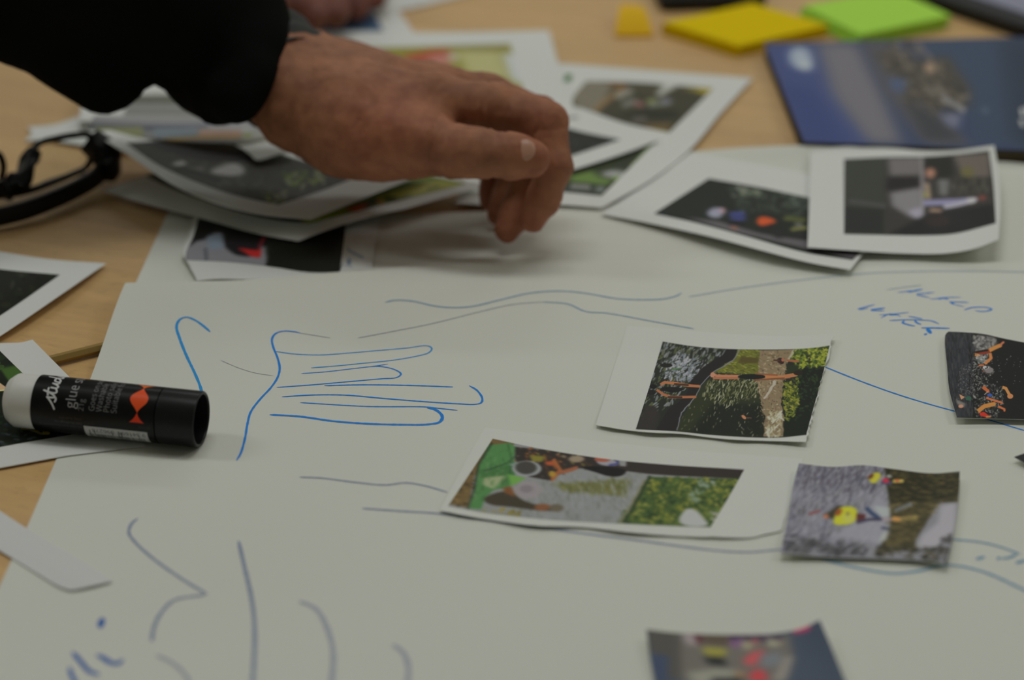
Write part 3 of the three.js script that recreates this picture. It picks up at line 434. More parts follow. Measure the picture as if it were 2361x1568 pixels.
{ // kayakers, under the portrait print
  const [S, t] = printed('photo_print', 'bent printed photo of kayaks on dark water tucked under the waterfall print', 'photo print', { t: [[1592, 352, 1.5], [1870, 402, 1.5], [2160, 456, 1]], b: [[1386, 494, 1], [1500, 515, 2.5], [1640, 546, 5], [1760, 578, 5.5], [1860, 604, 4], [1960, 622, 3]], l: [[1490, 424, 1.2]], r: [[2075, 520, 1], [1985, 592, 1.6]] }, { base: 1.5, over: 0.6, group: LAND });
  picture(S, { t: [[1634, 412], [1750, 432], [1865, 456], [2075, 495]], b: [[1508, 493], [1600, 513], [1720, 545], [1850, 581], [1966, 600]], l: [[1572, 452]], r: [[2015, 550]] }, 480, 300, [28, 32, 28], (A) => {
    const R = (x, y) => [1480 + x / 4.54, 380 + y / 4.54], RR = (...q) => q.map((p) => R(...p));
    A.speck(RR([900, 200], [1800, 300], [1760, 560], [1000, 480]), 400, [[46, 54, 44], [66, 72, 66], [34, 40, 34], [54, 66, 50]], 9, 6, 0, 90, 0.7);
    A.speck(RR([1000, 230], [1250, 280], [1200, 340], [950, 330]), 40, [[120, 126, 112], [96, 104, 84]], 9, 5, 0, 90, 0.8); A.speck(RR([1400, 300], [1760, 340], [1720, 480]), 60, [[92, 100, 96], [70, 84, 72]], 9, 5, 0, 90, 0.8);
    A.poly(RR([440, 550], [800, 590], [1240, 720], [1800, 800], [2300, 920], [2230, 990], [1600, 850], [900, 690]), [82, 78, 82], { blur: 5 });
    A.poly(RR([660, 530], [720, 450], [860, 450], [860, 520], [800, 570]), [126, 128, 146], { smooth: true, blur: 3 }); A.blob(...R(845, 480), 6, 6, [170, 130, 140], { blur: 3 });
    A.poly(RR([910, 500], [1080, 490], [1080, 590], [930, 580]), [58, 66, 128], { blur: 4 }); A.line(RR([920, 545], [1060, 545]), 4, [34, 36, 70]); A.poly(RR([900, 590], [1100, 590], [1050, 640], [920, 640]), [24, 24, 28], { blur: 3 });
    A.poly(RR([1190, 600], [1230, 540], [1330, 550], [1420, 590], [1370, 620], [1240, 650]), [188, 66, 24], { smooth: true, blur: 2 }); A.poly(RR([1240, 660], [1400, 610], [1340, 700]), [30, 26, 26], { blur: 3 });
    A.line(RR([930, 650], [990, 665]), 8, [120, 80, 70]); A.line(RR([1480, 560], [1700, 580]), 10, [70, 76, 36]); A.line(RR([1560, 680], [1720, 660]), 8, [104, 104, 50]); A.blob(...R(1640, 630), 10, 6, [92, 92, 84], { blur: 3 }); A.blob(...R(1430, 720), 12, 12, [32, 32, 32], { blur: 4 }); A.blob(...R(1650, 730), 13, 10, [34, 34, 34], { blur: 4 });
  }, { parent: t, soft: 3 });
}
{ // waterfall print, curling up
  const [S, t] = printed('photo_print', 'curled printed photo of a bather before a waterfall with a wide white border', 'photo print', { t: [[1868, 350, 2.5], [1950, 341, 3], [2050, 341, 4], [2130, 348, 4.5], [2200, 347, 8], [2292, 335, 16]], r: [[2303, 400, 14], [2306, 480, 11]], b: [[1862, 570, 5], [1960, 577, 3.5], [2080, 584, 2], [2180, 584, 3], [2250, 572, 6], [2302, 552, 9.5]], l: [[1866, 460, 4]] }, { base: 2.6, over: 1.5, group: LAND });
  picture(S, { t: [[1946, 367], [2060, 362], [2130, 361], [2200, 356], [2281, 347]], b: [[1946, 540], [2040, 542], [2130, 543], [2200, 539], [2296, 515]], r: [[2291, 430]] }, 460, 400, [50, 48, 46], (A) => {
    const R = (x, y) => [1900 + x / 4.356, 280 + y / 4.356], RR = (...q) => q.map((p) => R(...p));
    A.poly(RR([210, 385], [600, 375], [620, 1140], [200, 1110]), [50, 52, 46], { blur: 4 }); A.line(RR([250, 800], [600, 850]), 10, [74, 72, 76], 0.6); A.poly(RR([210, 860], [600, 880], [600, 1130], [205, 1110]), [36, 38, 36], { blur: 5 });
    A.poly(RR([640, 370], [980, 360], [970, 540], [660, 550]), [96, 92, 92], { blur: 7 }); A.poly(RR([640, 560], [950, 560], [960, 680], [620, 690]), [34, 30, 32], { blur: 6 }); A.poly(RR([660, 720], [980, 660], [1000, 1000], [860, 960], [680, 850]), [112, 108, 112], { blur: 7 });
    A.line(RR([980, 360], [985, 980]), 8, [132, 128, 132], 0.8); A.poly(RR([840, 900], [980, 860], [985, 990], [900, 960]), [138, 134, 150], { blur: 5 });
    A.poly(RR([1010, 360], [1280, 350], [1300, 540], [1120, 600], [1010, 480]), [32, 32, 28], { blur: 4 }); A.poly(RR([1300, 340], [1660, 320], [1670, 560], [1400, 560]), [92, 84, 78], { blur: 6 }); A.blob(...R(1440, 510), 16, 14, [92, 88, 52], { blur: 5 });
    A.blob(...R(1070, 520), 12, 12, [150, 104, 84], { blur: 4 }); A.line(RR([1030, 620], [1050, 760]), 11, [138, 118, 96]); A.blob(...R(1015, 740), 5, 7, [120, 120, 60], { blur: 2 }); A.poly(RR([1140, 580], [1260, 590], [1240, 750], [1160, 740]), [96, 96, 96], { blur: 5 });
    A.poly(RR([1280, 570], [1650, 560], [1660, 720], [1300, 740]), [58, 56, 48], { blur: 5 }); A.speck(RR([1280, 570], [1650, 560], [1660, 720], [1300, 740]), 60, [[34, 34, 30], [78, 76, 70]], 14, 4, 90, 15, 0.7);
    A.line(RR([1000, 820], [1250, 810], [1440, 800]), 14, [120, 118, 150]); A.line(RR([1200, 860], [1480, 800], [1520, 785]), 10, [150, 148, 162]); A.blob(...R(1480, 795), 11, 7, [170, 166, 170], { blur: 3 }); A.blob(...R(1590, 770), 9, 6, [120, 60, 50], { blur: 4 });
    A.line(RR([1060, 890], [1170, 900]), 8, [140, 112, 94]); A.poly(RR([1000, 950], [1300, 880], [1700, 830], [1730, 1020], [1300, 1130], [640, 1140]), [30, 30, 30], { blur: 6 }); A.blob(...R(1140, 1000), 30, 14, [44, 36, 34], { blur: 6 });
  }, { parent: t, soft: 3 });
}
{ // torn print under the pile
  const [S, t] = printed('torn_print', 'torn printed photo with ragged white lower edge under the left pile of prints', 'photo print', { t: [[446, 498, 2], [600, 492, 1], [880, 480, 0.5]], b: [[456, 648, 1.5], [500, 643, 1.2], [560, 644, 1], [640, 641, 0.8], [760, 636, 0.5], [857, 630, 0.5]], l: [[436, 545, 3], [421, 580, 3.5], [438, 615, 2.5]], r: [[864, 570, 0.5]] }, { base: 1.2, torn: { b: 1.6, l: 0.6 } });
  picture(S, { t: [[458, 500], [620, 500], [800, 500]], r: [[790, 580]], b: [[428, 600], [520, 604], [600, 612], [650, 619], [700, 627], [745, 629], [783, 627]], l: [[446, 545], [430, 580]] }, 400, 220, [28, 28, 26], (A) => {
    const R = (x, y) => [350 + x / 3.935, 450 + y / 3.935], RR = (...q) => q.map((p) => R(...p));
    A.poly(RR([310, 480], [400, 420], [490, 400], [560, 340], [630, 340], [660, 460], [760, 540], [880, 560], [990, 480], [1060, 460], [1040, 650], [300, 600]), [112, 112, 118], { blur: 3 });
    A.poly(RR([500, 370], [640, 350], [650, 480], [520, 500]), [104, 118, 132], { blur: 4 }); A.poly(RR([660, 400], [960, 420], [980, 500], [860, 560], [760, 540]), [32, 30, 32], { blur: 3 });
    A.poly(RR([780, 480], [930, 500], [1000, 490], [980, 570], [900, 560]), [172, 34, 32], { blur: 2 }); A.line(RR([1030, 370], [980, 470]), 8, [110, 36, 40]); A.poly(RR([1050, 400], [1740, 320], [1690, 720], [1040, 660]), [28, 29, 25], { blur: 2 }); A.line(RR([490, 480], [490, 600]), 5, [60, 66, 72]);
  }, { parent: t, soft: 3 });
  picture(S, { t: [[803, 560], [850, 556]], b: [[788, 624], [846, 621]] }, 64, 64, [165, 167, 163], (A) => { A.line([[800, 572], [815, 584], [836, 594]], 4, [96, 116, 132]); A.blob(806, 604, 8, 8, [92, 112, 132]); A.line([[798, 612], [812, 616]], 3, [130, 138, 146]); }, { parent: t, name: 'scribble', nu: 8, nv: 8, soft: 1 });
}

// ---------------------------------------------------------------- loose prints on the left
const LEFT = 'loose prints on the left of the table';
{
  const [S, t] = printed('photo_print', 'white bordered print of dark foliage on bare wood at the left edge', 'photo print', { t: [[-190, 548, 3], [0, 580, 3], [120, 598, 3], [245, 607, 2]], r: [[125, 690, 4], [0, 775, 3]], b: [[-460, 720, 1], [-260, 770, 1], [-70, 818, 1]], l: [[-320, 630, 1]] }, { base: 0.5, group: LEFT });
  picture(S, { t: [[-160, 595], [0, 621], [138, 634]], r: [[0, 728]], b: [[-360, 700], [-200, 740], [-110, 792]] }, 200, 200, [24, 26, 20], (A) => A.speck([[-160, 595], [138, 634], [0, 728], [-110, 792], [-360, 700]], 200, [[34, 38, 24], [16, 18, 16], [44, 48, 36], [28, 34, 20]], 16, 8, 0, 90, 0.8), { parent: t });
}
{
  const [S, t] = printed('photo_print', 'white bordered print of green water plants lying under the glue stick', 'photo print', { t: [[-260, 815, 1], [0, 791, 4], [48, 790, 5], [75, 783, 6]], r: [[160, 869, 5], [250, 950, 1], [315, 1005, 0.5]], b: [[-260, 1140, 0.5], [-100, 1097, 0.5], [150, 1051, 0.4], [338, 1028, 0.3]] }, { base: 0.95, straight: true, group: LEFT });
  picture(S, { t: [[-220, 830], [-120, 815], [-20, 790]], r: [[60, 868], [130, 930]], b: [[-220, 1080], [0, 1031], [180, 1000]] }, 360, 300, [24, 30, 22], (A) => {
    A.speck([[-20, 800], [60, 868], [60, 990], [-100, 1000]], 120, [[50, 74, 30], [30, 44, 24], [22, 28, 22]], 18, 9, 30, 60, 0.8); A.poly([[0, 850], [50, 840], [62, 868], [20, 880]], [52, 82, 30], { blur: 3 }); A.poly([[-40, 880], [0, 883], [14, 893], [14, 902], [-30, 905]], [190, 140, 104], { blur: 1 }); A.line([[0, 901], [14, 899]], 3, [200, 170, 110]);
    A.speck([[-100, 960], [80, 985], [180, 1000], [0, 1028]], 120, [[28, 34, 44], [44, 56, 60], [30, 44, 26], [70, 76, 84]], 16, 4, -8, 20, 0.7); A.line([[48, 988], [70, 990], [95, 1000], [112, 1000]], 6, [120, 108, 44]); A.line([[98, 999], [112, 999]], 7, [150, 136, 52]);
  }, { parent: t });
}
{
  const [S, t] = printed('paper_strip', 'narrow blank white paper strip at the lower left corner', 'paper strip', { t: [[-170, 1060, 0], [0, 1178, 0], [105, 1245, 0], [200, 1300, 0], [260, 1340, 0.4]], b: [[-260, 1120, 0], [0, 1270, 0], [90, 1325, 0.2], [140, 1354, 0.4], [166, 1361, 0.5]], r: [[212, 1351, 0.8]] }, { base: 1.05, over: 0.4, mat: mat([157, 158, 156], { roughness: 0.8 }) });
}
// the pile under the arm
const PILE = 'prints in the pile under the hand';
{
  const [S, t] = printed('photo_print', 'lowest white bordered print of the left pile with a lime green picture', 'photo print', { t: [[238, 440, 2], [460, 385, 2], [720, 335, 3]], r: [[920, 380, 5], [1118, 428, 5]], b: [[688, 556, 2.5], [840, 510, 4], [1000, 462, 4.5], [1112, 430, 5]], l: [[330, 468, 2], [470, 505, 2.5], [590, 538, 2.5]] }, { base: 1.8, bump: (u, v) => 6 * Math.sin(Math.PI * Math.min(1, u * 1.7)) * Math.sin(Math.PI * Math.min(1, 0.15 + v * 0.75)), group: PILE });
  picture(S, { t: [[330, 405], [520, 362], [740, 345]], r: [[900, 385]], b: [[712, 516], [810, 491], [900, 468], [1000, 443], [1076, 424]], l: [[420, 445], [560, 492], [640, 508]] }, 320, 260, [92, 104, 24], (A) => {
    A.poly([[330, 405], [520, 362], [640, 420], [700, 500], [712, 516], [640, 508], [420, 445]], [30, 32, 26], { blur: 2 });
    const R = (x, y) => [680 + x / 4.919, 370 + y / 4.919], RR = (...q) => q.map((p) => R(...p));
    A.poly(RR([0, 600], [160, 760], [420, 620], [600, 540], [300, 560], [60, 560]), [126, 132, 36], { blur: 4 }); A.poly(RR([900, 400], [1640, 220], [1940, 280], [1300, 430], [940, 480]), [136, 140, 42], { blur: 4 }); A.line(RR([1100, 390], [1560, 290]), 12, [156, 156, 66], 0.8);
    A.poly(RR([580, 550], [820, 470], [840, 530], [690, 590]), [158, 66, 32], { blur: 3 }); A.poly(RR([830, 490], [900, 430], [930, 450], [860, 560], [800, 560]), [40, 36, 36], { blur: 3 }); A.line(RR([930, 440], [1000, 510]), 8, [150, 94, 44]); A.line(RR([1020, 440], [1140, 440]), 10, [64, 72, 34]); A.line(RR([1150, 460], [1300, 400]), 6, [84, 92, 30]); A.line(RR([1500, 330], [1620, 300]), 6, [100, 108, 34]);
  }, { parent: t, soft: 1.5 });
}
{
  const [S, t] = printed('photo_print', 'curling white bordered print of dark leaves on top of the lime green print', 'photo print', { t: [[206, 301, 22], [420, 300, 14], [650, 335, 11]], r: [[830, 375, 9]], b: [[716, 506, 11], [850, 452, 10], [985, 398, 9]], l: [[300, 360, 22], [400, 427, 19], [500, 470, 15], [600, 494, 12.5]] }, { base: 2.2, group: PILE });
  picture(S, { t: [[290, 330], [460, 322], [640, 352]], r: [[735, 383]], b: [[641, 473], [740, 440], [822, 409]], l: [[370, 383], [480, 430], [560, 455]] }, 420, 360, [58, 58, 52], (A) => {
    const R = (x, y) => [150 + x / 3.92, 180 + y / 3.92], RR = (...q) => q.map((p) => R(...p));
    A.speck(RR([600, 560], [1900, 700], [2630, 900], [1920, 1150], [1400, 960]), 420, [[74, 76, 66], [46, 48, 42], [60, 62, 56], [88, 90, 80]], 14, 6, 10, 80, 0.6);
    A.poly(RR([640, 580], [1040, 580], [1650, 640], [1700, 760], [1300, 760], [900, 660]), [34, 34, 36], { blur: 5 }); A.poly(RR([1030, 590], [1660, 620], [1690, 740], [1400, 740]), [22, 22, 28], { blur: 5 });
    A.poly(RR([950, 780], [1060, 740], [1120, 780], [1010, 800]), [182, 184, 176], { smooth: true, blur: 3 }); A.poly(RR([1280, 850], [1420, 790], [1560, 760], [1650, 850], [1560, 890], [1400, 880]), [188, 190, 178], { smooth: true, blur: 4 }); A.poly(RR([1130, 810], [1280, 800], [1240, 850]), [110, 110, 106], { blur: 4 });
    A.speck(RR([1960, 860], [2400, 780], [2350, 960], [2050, 1000]), 90, [[104, 124, 52], [70, 88, 44], [126, 134, 104]], 16, 8, 0, 80, 0.8); A.speck(RR([1780, 1060], [2050, 1000], [1950, 1130], [1850, 1140]), 50, [[112, 120, 60], [130, 128, 110], [60, 70, 40]], 12, 7, 0, 80, 0.8); A.line(RR([980, 820], [1200, 860], [1400, 930]), 8, [40, 40, 38]);
  }, { parent: t, soft: 1.5 });
}
{
  const [S, t] = printed('photo_print', 'white print corner lying on the dark leaf print beside the wrist', 'photo print', { t: [[520, 322, 17], [580, 314, 17], [640, 316, 16]], b: [[578, 352, 16], [590, 368, 15], [640, 356, 15], [678, 346, 15]] }, { base: 3, n: 20, group: PILE });
}
{
  const [S, t] = printed('leaflet', 'glossy folded leaflet with a rounded colourful spine lying across the left pile', 'leaflet', { t: [[226, 268, 19], [400, 268, 19], [540, 270, 19], [628, 290, 19]], r: [[640, 300, 18.5]], b: [[205, 302, 18], [340, 318, 18], [480, 328, 18], [560, 326, 18], [634, 312, 18]] }, { base: 3.2, bump: (u, v) => 3.5 * Math.sin(Math.PI * v), group: undefined });
  picture(S, null, 420, 80, [120, 122, 122], (A) => {
    const R = (x, y) => [150 + x / 3.92, 180 + y / 3.92], RR = (...q) => q.map((p) => R(...p));
    A.poly(RR([200, 330], [1900, 330], [1800, 430], [200, 430]), [118, 118, 120], { blur: 2 }); A.poly(RR([200, 410], [1300, 410], [1300, 455], [200, 470]), [82, 86, 94], { blur: 3 }); A.poly(RR([250, 440], [700, 440], [720, 560], [350, 560]), [120, 122, 88], { blur: 3 }); A.poly(RR([800, 460], [1180, 460], [1180, 530], [820, 540]), [112, 124, 132], { blur: 3 });
    A.poly(RR([1220, 470], [1640, 470], [1560, 530], [1210, 530]), [162, 128, 108], { blur: 3 }); A.line(RR([880, 560], [1200, 540], [1600, 530]), 5, [160, 130, 70]); A.line(RR([860, 585], [1400, 590]), 4, [128, 104, 104]); A.poly(RR([1600, 450], [1890, 480], [1880, 560], [1600, 570]), [150, 152, 146], { blur: 3 }); A.blob(...R(1650, 520), 10, 4, [128, 138, 60], { blur: 2 });
  }, { parent: t, rough: 0.3 });
}
{
  const [S, t] = printed('photo_print', 'white print with grey striped picture at the back of the left pile below the sleeve', 'photo print', { t: [[192, 200, 5], [400, 190, 5], [600, 188, 5]], b: [[183, 278, 6], [300, 282, 6], [590, 284, 6]] }, { base: 2.4, n: 20, group: PILE });
  picture(S, { t: [[305, 219], [430, 217], [580, 216]], b: [[280, 272], [420, 274], [585, 276]] }, 240, 100, [106, 107, 102], (A) => { A.poly([[290, 221], [580, 221], [580, 240], [284, 240]], [84, 86, 76], { blur: 2 }); A.line([[280, 248], [580, 250]], 8, [118, 116, 118]); A.line([[280, 258], [580, 260]], 3, [92, 94, 84]); A.line([[276, 268], [580, 270]], 7, [128, 128, 130]); }, { parent: t, soft: 1.5 });
}
{
  const [S, t] = printed('paper_sheet', 'white paper corner sticking out left of the pile behind the spectacles', 'paper sheet', { t: [[62, 293, 1.5], [130, 286, 1.5], [190, 266, 2], [300, 250, 2]], b: [[58, 325, 1], [112, 322, 1.2], [160, 330, 1.5], [300, 350, 2]], l: [[72, 308, 1.2]] }, { base: 0.6, n: 24, torn: { l: 1.5 } });
}

// ---------------------------------------------------------------- prints behind the hand
const BACK = 'prints behind the hand';
{ // wide page with two pictures
  const [S, t] = printed('photo_page', 'white page of two pictures with a wide right border behind the fingers', 'photo print', { t: [[1190, 138, 1.5], [1290, 146, 1.5], [1500, 162, 1.5], [1736, 180, 1]], r: [[1660, 263, 1.5], [1590, 346, 2.2], [1500, 415, 3]], b: [[1050, 468, 2.5], [1150, 474, 2.5], [1270, 471, 2.5], [1388, 479, 2]], l: [[1110, 300, 1]] }, { base: 1.0, over: 0.6, group: BACK });
  picture(S, { t: [[1352, 187], [1480, 191], [1645, 204]], r: [[1594, 255]], l: [[1336, 205], [1322, 224]], b: [[1318, 244], [1345, 251], [1440, 284], [1543, 306]] }, 300, 240, [54, 52, 38], (A) => {
    const R = (x, y) => [1250 + x / 4.238, 130 + y / 4.238], RR = (...q) => q.map((p) => R(...p));
    A.poly(RR([200, 300], [420, 230], [700, 270], [600, 480], [540, 560], [340, 500]), [104, 98, 82], { blur: 4 }); A.line(RR([520, 530], [640, 430], [800, 300]), 10, [120, 92, 56]); A.line(RR([660, 270], [800, 285]), 10, [104, 74, 36]); A.line(RR([720, 400], [860, 340]), 14, [118, 116, 104]); A.poly(RR([880, 260], [1180, 280], [1060, 380], [900, 340]), [60, 58, 40], { blur: 4 });
    A.poly(RR([1190, 260], [1340, 280], [1240, 340], [1140, 400], [1110, 380]), [150, 152, 146], { blur: 3 }); A.poly(RR([1350, 310], [1690, 310], [1610, 380], [1500, 340]), [148, 134, 22], { blur: 4 }); A.line(RR([780, 480], [900, 440]), 12, [104, 104, 96]); A.blob(...R(950, 470), 10, 6, [130, 80, 78], { blur: 3 }); A.blob(...R(1070, 440), 11, 5, [122, 130, 70], { blur: 3 }); A.blob(...R(1210, 445), 13, 7, [108, 108, 126], { blur: 3 }); A.line(RR([1040, 480], [1200, 460]), 8, [100, 106, 96]);
    A.poly(RR([740, 580], [1000, 520], [1300, 530], [1350, 600], [900, 620]), [34, 36, 26], { blur: 4 }); A.line(RR([880, 620], [1000, 610]), 12, [76, 72, 68]); A.line(RR([1000, 690], [1240, 680]), 12, [88, 70, 38]); A.line(RR([1060, 715], [1230, 735]), 5, [124, 108, 30]);
  }, { parent: t, soft: 4 });
  picture(S, { t: [[1303, 173], [1320, 172]], b: [[1300, 189], [1316, 188]] }, 16, 16, [40, 92, 28], null, { parent: t, name: 'printed_mark', nu: 4, nv: 4 });
  picture(S, { t: [[1180, 420], [1325, 388], [1420, 358], [1517, 322]], r: [[1455, 384]], b: [[1100, 440], [1280, 442], [1387, 452]], l: [[1140, 430]] }, 260, 200, [44, 52, 32], (A) => {
    const R = (x, y) => [1250 + x / 4.238, 130 + y / 4.238], RR = (...q) => q.map((p) => R(...p));
    A.poly(RR([700, 1040], [1100, 840], [900, 1100], [700, 1120]), [40, 46, 34], { blur: 4 }); A.poly(RR([250, 1180], [480, 1120], [560, 1180], [700, 1220], [620, 1260], [300, 1230]), [82, 108, 46], { blur: 4 }); A.line(RR([1090, 850], [870, 1080]), 7, [88, 108, 46]); A.poly(RR([560, 1140], [700, 1110], [860, 1140], [760, 1200], [620, 1180]), [128, 130, 128], { blur: 4 }); A.poly(RR([200, 1260], [600, 1270], [660, 1340], [400, 1350], [180, 1310]), [48, 54, 46], { blur: 4 }); A.line(RR([280, 1270], [450, 1280]), 11, [100, 102, 98]); A.blob(...R(570, 1300), 11, 7, [98, 104, 100], { blur: 3 }); A.blob(...R(720, 1190), 6, 5, [110, 140, 60], { blur: 2 });
  }, { parent: t, name: 'picture' });
}
{
  const [S, t] = printed('photo_print', 'white bordered print with a dark picture corner behind the bent index finger', 'photo print', { t: [[1190, 212, 4], [1325, 256, 4], [1430, 298, 4], [1522, 322, 3]], r: [[1425, 358, 4]], b: [[980, 340, 4], [1100, 400, 4], [1200, 428, 4]], l: [[1080, 275, 4]] }, { base: 1.6, over: 1.2, group: BACK });
  picture(S, { t: [[1190, 255], [1325, 300], [1431, 322]], r: [[1325, 357]], b: [[1080, 330], [1140, 380], [1200, 397]], l: [[1130, 295]] }, 120, 120, [34, 36, 32], (A) => A.speck([[1190, 255], [1431, 322], [1200, 397], [1080, 330]], 60, [[46, 48, 42], [26, 28, 26], [60, 62, 56]], 16, 8, 0, 60, 0.7), { parent: t });
}
{
  const [S, t] = printed('photo_print', 'white print with a yellow and orange picture directly behind the knuckles', 'photo print', { t: [[690, 80, 2], [900, 75, 2], [1100, 74, 2], [1266, 70, 1.5]], r: [[1288, 150, 2.5], [1308, 212, 4]], b: [[640, 300, 2], [1000, 296, 3], [1334, 268, 5]] }, { base: 1.8, group: BACK });
  picture(S, { t: [[770, 112], [980, 107], [1176, 101]], b: [[740, 250], [980, 246], [1212, 225]], r: [[1194, 160]] }, 320, 240, [120, 116, 40], (A) => {
    const R = (x, y) => [700 + x / 3.689, 60 + y / 3.689], RR = (...q) => q.map((p) => R(...p));
    A.poly(RR([300, 190], [1250, 180], [1240, 220], [900, 240], [300, 300]), [116, 110, 32], { blur: 3 }); A.poly(RR([850, 260], [1100, 200], [1240, 195], [1240, 340], [860, 320]), [148, 62, 38], { blur: 4 }); A.poly(RR([1060, 260], [1240, 230], [1230, 340], [1040, 330]), [156, 98, 86], { blur: 4 }); A.blob(...R(1275, 265), 11, 10, [160, 156, 146], { blur: 3 });
    A.poly(RR([1300, 190], [1640, 170], [1680, 300], [1740, 440], [1400, 420]), [150, 148, 96], { blur: 4 }); A.poly(RR([1240, 170], [1740, 160], [1700, 215], [1500, 220], [1300, 210]), [112, 108, 52], { blur: 3 }); A.poly(RR([1680, 230], [1840, 240], [1900, 520], [1760, 460]), [160, 164, 162], { blur: 4 });
  }, { parent: t, soft: 4 });
  // small green mark on the neighbouring border
}
{
  const [S, t] = printed('photo_print', 'white print with a blue picture under the second hand at the top', 'photo print', { t: [[560, -50, 1.5], [862, -48, 1.5]], r: [[918, 24, 1.5]], b: [[560, 96, 1.2], [966, 92, 1.2]] }, { base: 1.1, n: 20, group: BACK });
  picture(S, { t: [[640, -10], [838, -8]], b: [[600, 73], [885, 72]] }, 100, 80, [66, 88, 112], (A) => A.poly([[600, 73], [885, 72], [870, 40], [620, 40]], [52, 76, 104], { blur: 6 }), { parent: t });
}
{
  printed('paper_sheet', 'blank white sheet whose near edge shows at the top beside the second hand', 'paper sheet', { t: [[640, -120, 1], [1180, -110, 1]], b: [[700, 40, 0.5], [918, 24, 0.5], [1100, -18, 0.6]] }, { base: 0.5, n: 20 });
}

// ---------------------------------------------------------------- blue book
{
  const t = thing('book', 'blue book with a rock and water photo cover at the upper right', 'book');
  const TH = 7.4, S = sheetShape({ t: [[1762, 100, TH], [2300, 87, TH], [2385, 85, TH]], b: [[1852, 327, TH], [2310, 345, TH], [2520, 352, TH]] }, { base: 0.6, straight: true });
  part('page_block', (() => { const a = 0.006; return gridGeo(4, 4, (u, v) => { const p = S(a + u * (1 - 2 * a), a + v * (1 - 2 * a)); p.y -= 0.0008; return { p, n: V(0, 1, 0) }; }, (TH - 1.6) / 1000); })(), mat([58, 50, 34], { roughness: 0.9 }), t);
  part('cover', gridGeo(8, 8, (u, v) => ({ p: S(u, v), n: V(0, 1, 0) }), 0.0009), mat([30, 36, 48], { roughness: 0.5 }), t);
  part('back_cover', gridGeo(8, 8, (u, v) => { const p = S(u, v); p.y -= (TH - 0.9) / 1000; return { p, n: V(0, 1, 0) }; }, 0.0009), mat([36, 34, 30], { roughness: 0.5 }), t);
  picture(S, null, 640, 400, [48, 58, 86], (A) => {
    const R = (x, y) => [1740 + x / 3.802, 60 + y / 3.802], RR = (...q) => q.map((p) => R(...p));
    A.poly(RR([60, 160], [560, 160], [800, 700], [1050, 1040], [400, 1040]), [52, 64, 110], { blur: 14 }); A.poly(RR([200, 500], [520, 560], [800, 1030], [420, 1030]), [46, 58, 106], { blur: 16 });
    A.poly(RR([540, 150], [900, 150], [1100, 560], [1300, 1030], [1000, 1030], [680, 600]), [96, 94, 100], { blur: 16 }); A.poly(RR([940, 140], [1260, 140], [1500, 700], [1900, 1040], [1500, 1040], [1150, 600]), [72, 70, 74], { blur: 14 });
    A.poly(RR([1440, 130], [2420, 110], [2700, 1060], [1900, 1040], [1840, 640], [1560, 260]), [48, 62, 84], { blur: 10 }); A.poly(RR([2150, 120], [2700, 110], [2700, 1060], [2250, 1030]), [40, 50, 66], { blur: 20 });
    A.poly(RR([1060, 240], [1250, 200], [1400, 300], [1700, 260], [1900, 560], [1880, 720], [1560, 740], [1300, 600]), [64, 60, 54], { blur: 10 });
    A.speck(RR([1050, 160], [1420, 140], [1880, 560], [1880, 700], [1600, 860], [1300, 700]), 150, [[96, 86, 72], [46, 44, 40], [112, 104, 92], [70, 66, 60], [40, 40, 38]], 22, 9, 30, 50, 0.6); A.blob(...R(1540, 370), 14, 12, [140, 116, 94], { blur: 5 }); A.line(RR([1640, 620], [1830, 740]), 12, [120, 118, 118], 0.8); A.poly(RR([1620, 780], [1820, 760], [1780, 900], [1680, 880]), [96, 98, 118], { blur: 8 }); A.poly(RR([1180, 440], [1330, 470], [1300, 600], [1200, 560]), [64, 78, 108], { blur: 8 });
    A.poly(RR([1300, 650], [1560, 760], [1800, 1000], [1500, 1000]), [52, 54, 58], { blur: 10 });
    A.poly(RR([300, 190], [480, 180], [520, 380], [440, 400], [300, 340]), [134, 146, 158], { blur: 8, smooth: true }); A.blob(...R(440, 340), 14, 9, [150, 158, 162], { blur: 6 });
    A.line(RR([2340, 720], [2350, 780]), 9, [150, 150, 150]); A.line(RR([2330, 820], [2350, 870]), 9, [140, 140, 140]); A.line(RR([2390, 700], [2420, 900]), 9, [150, 150, 150]); A.blob(...R(2020, 740), 7, 8, [70, 88, 104], { blur: 4 });
    A.line(RR([70, 160], [430, 1030]), 6, [34, 40, 58], 0.9);
  }, { parent: t, rough: 0.45 });
}

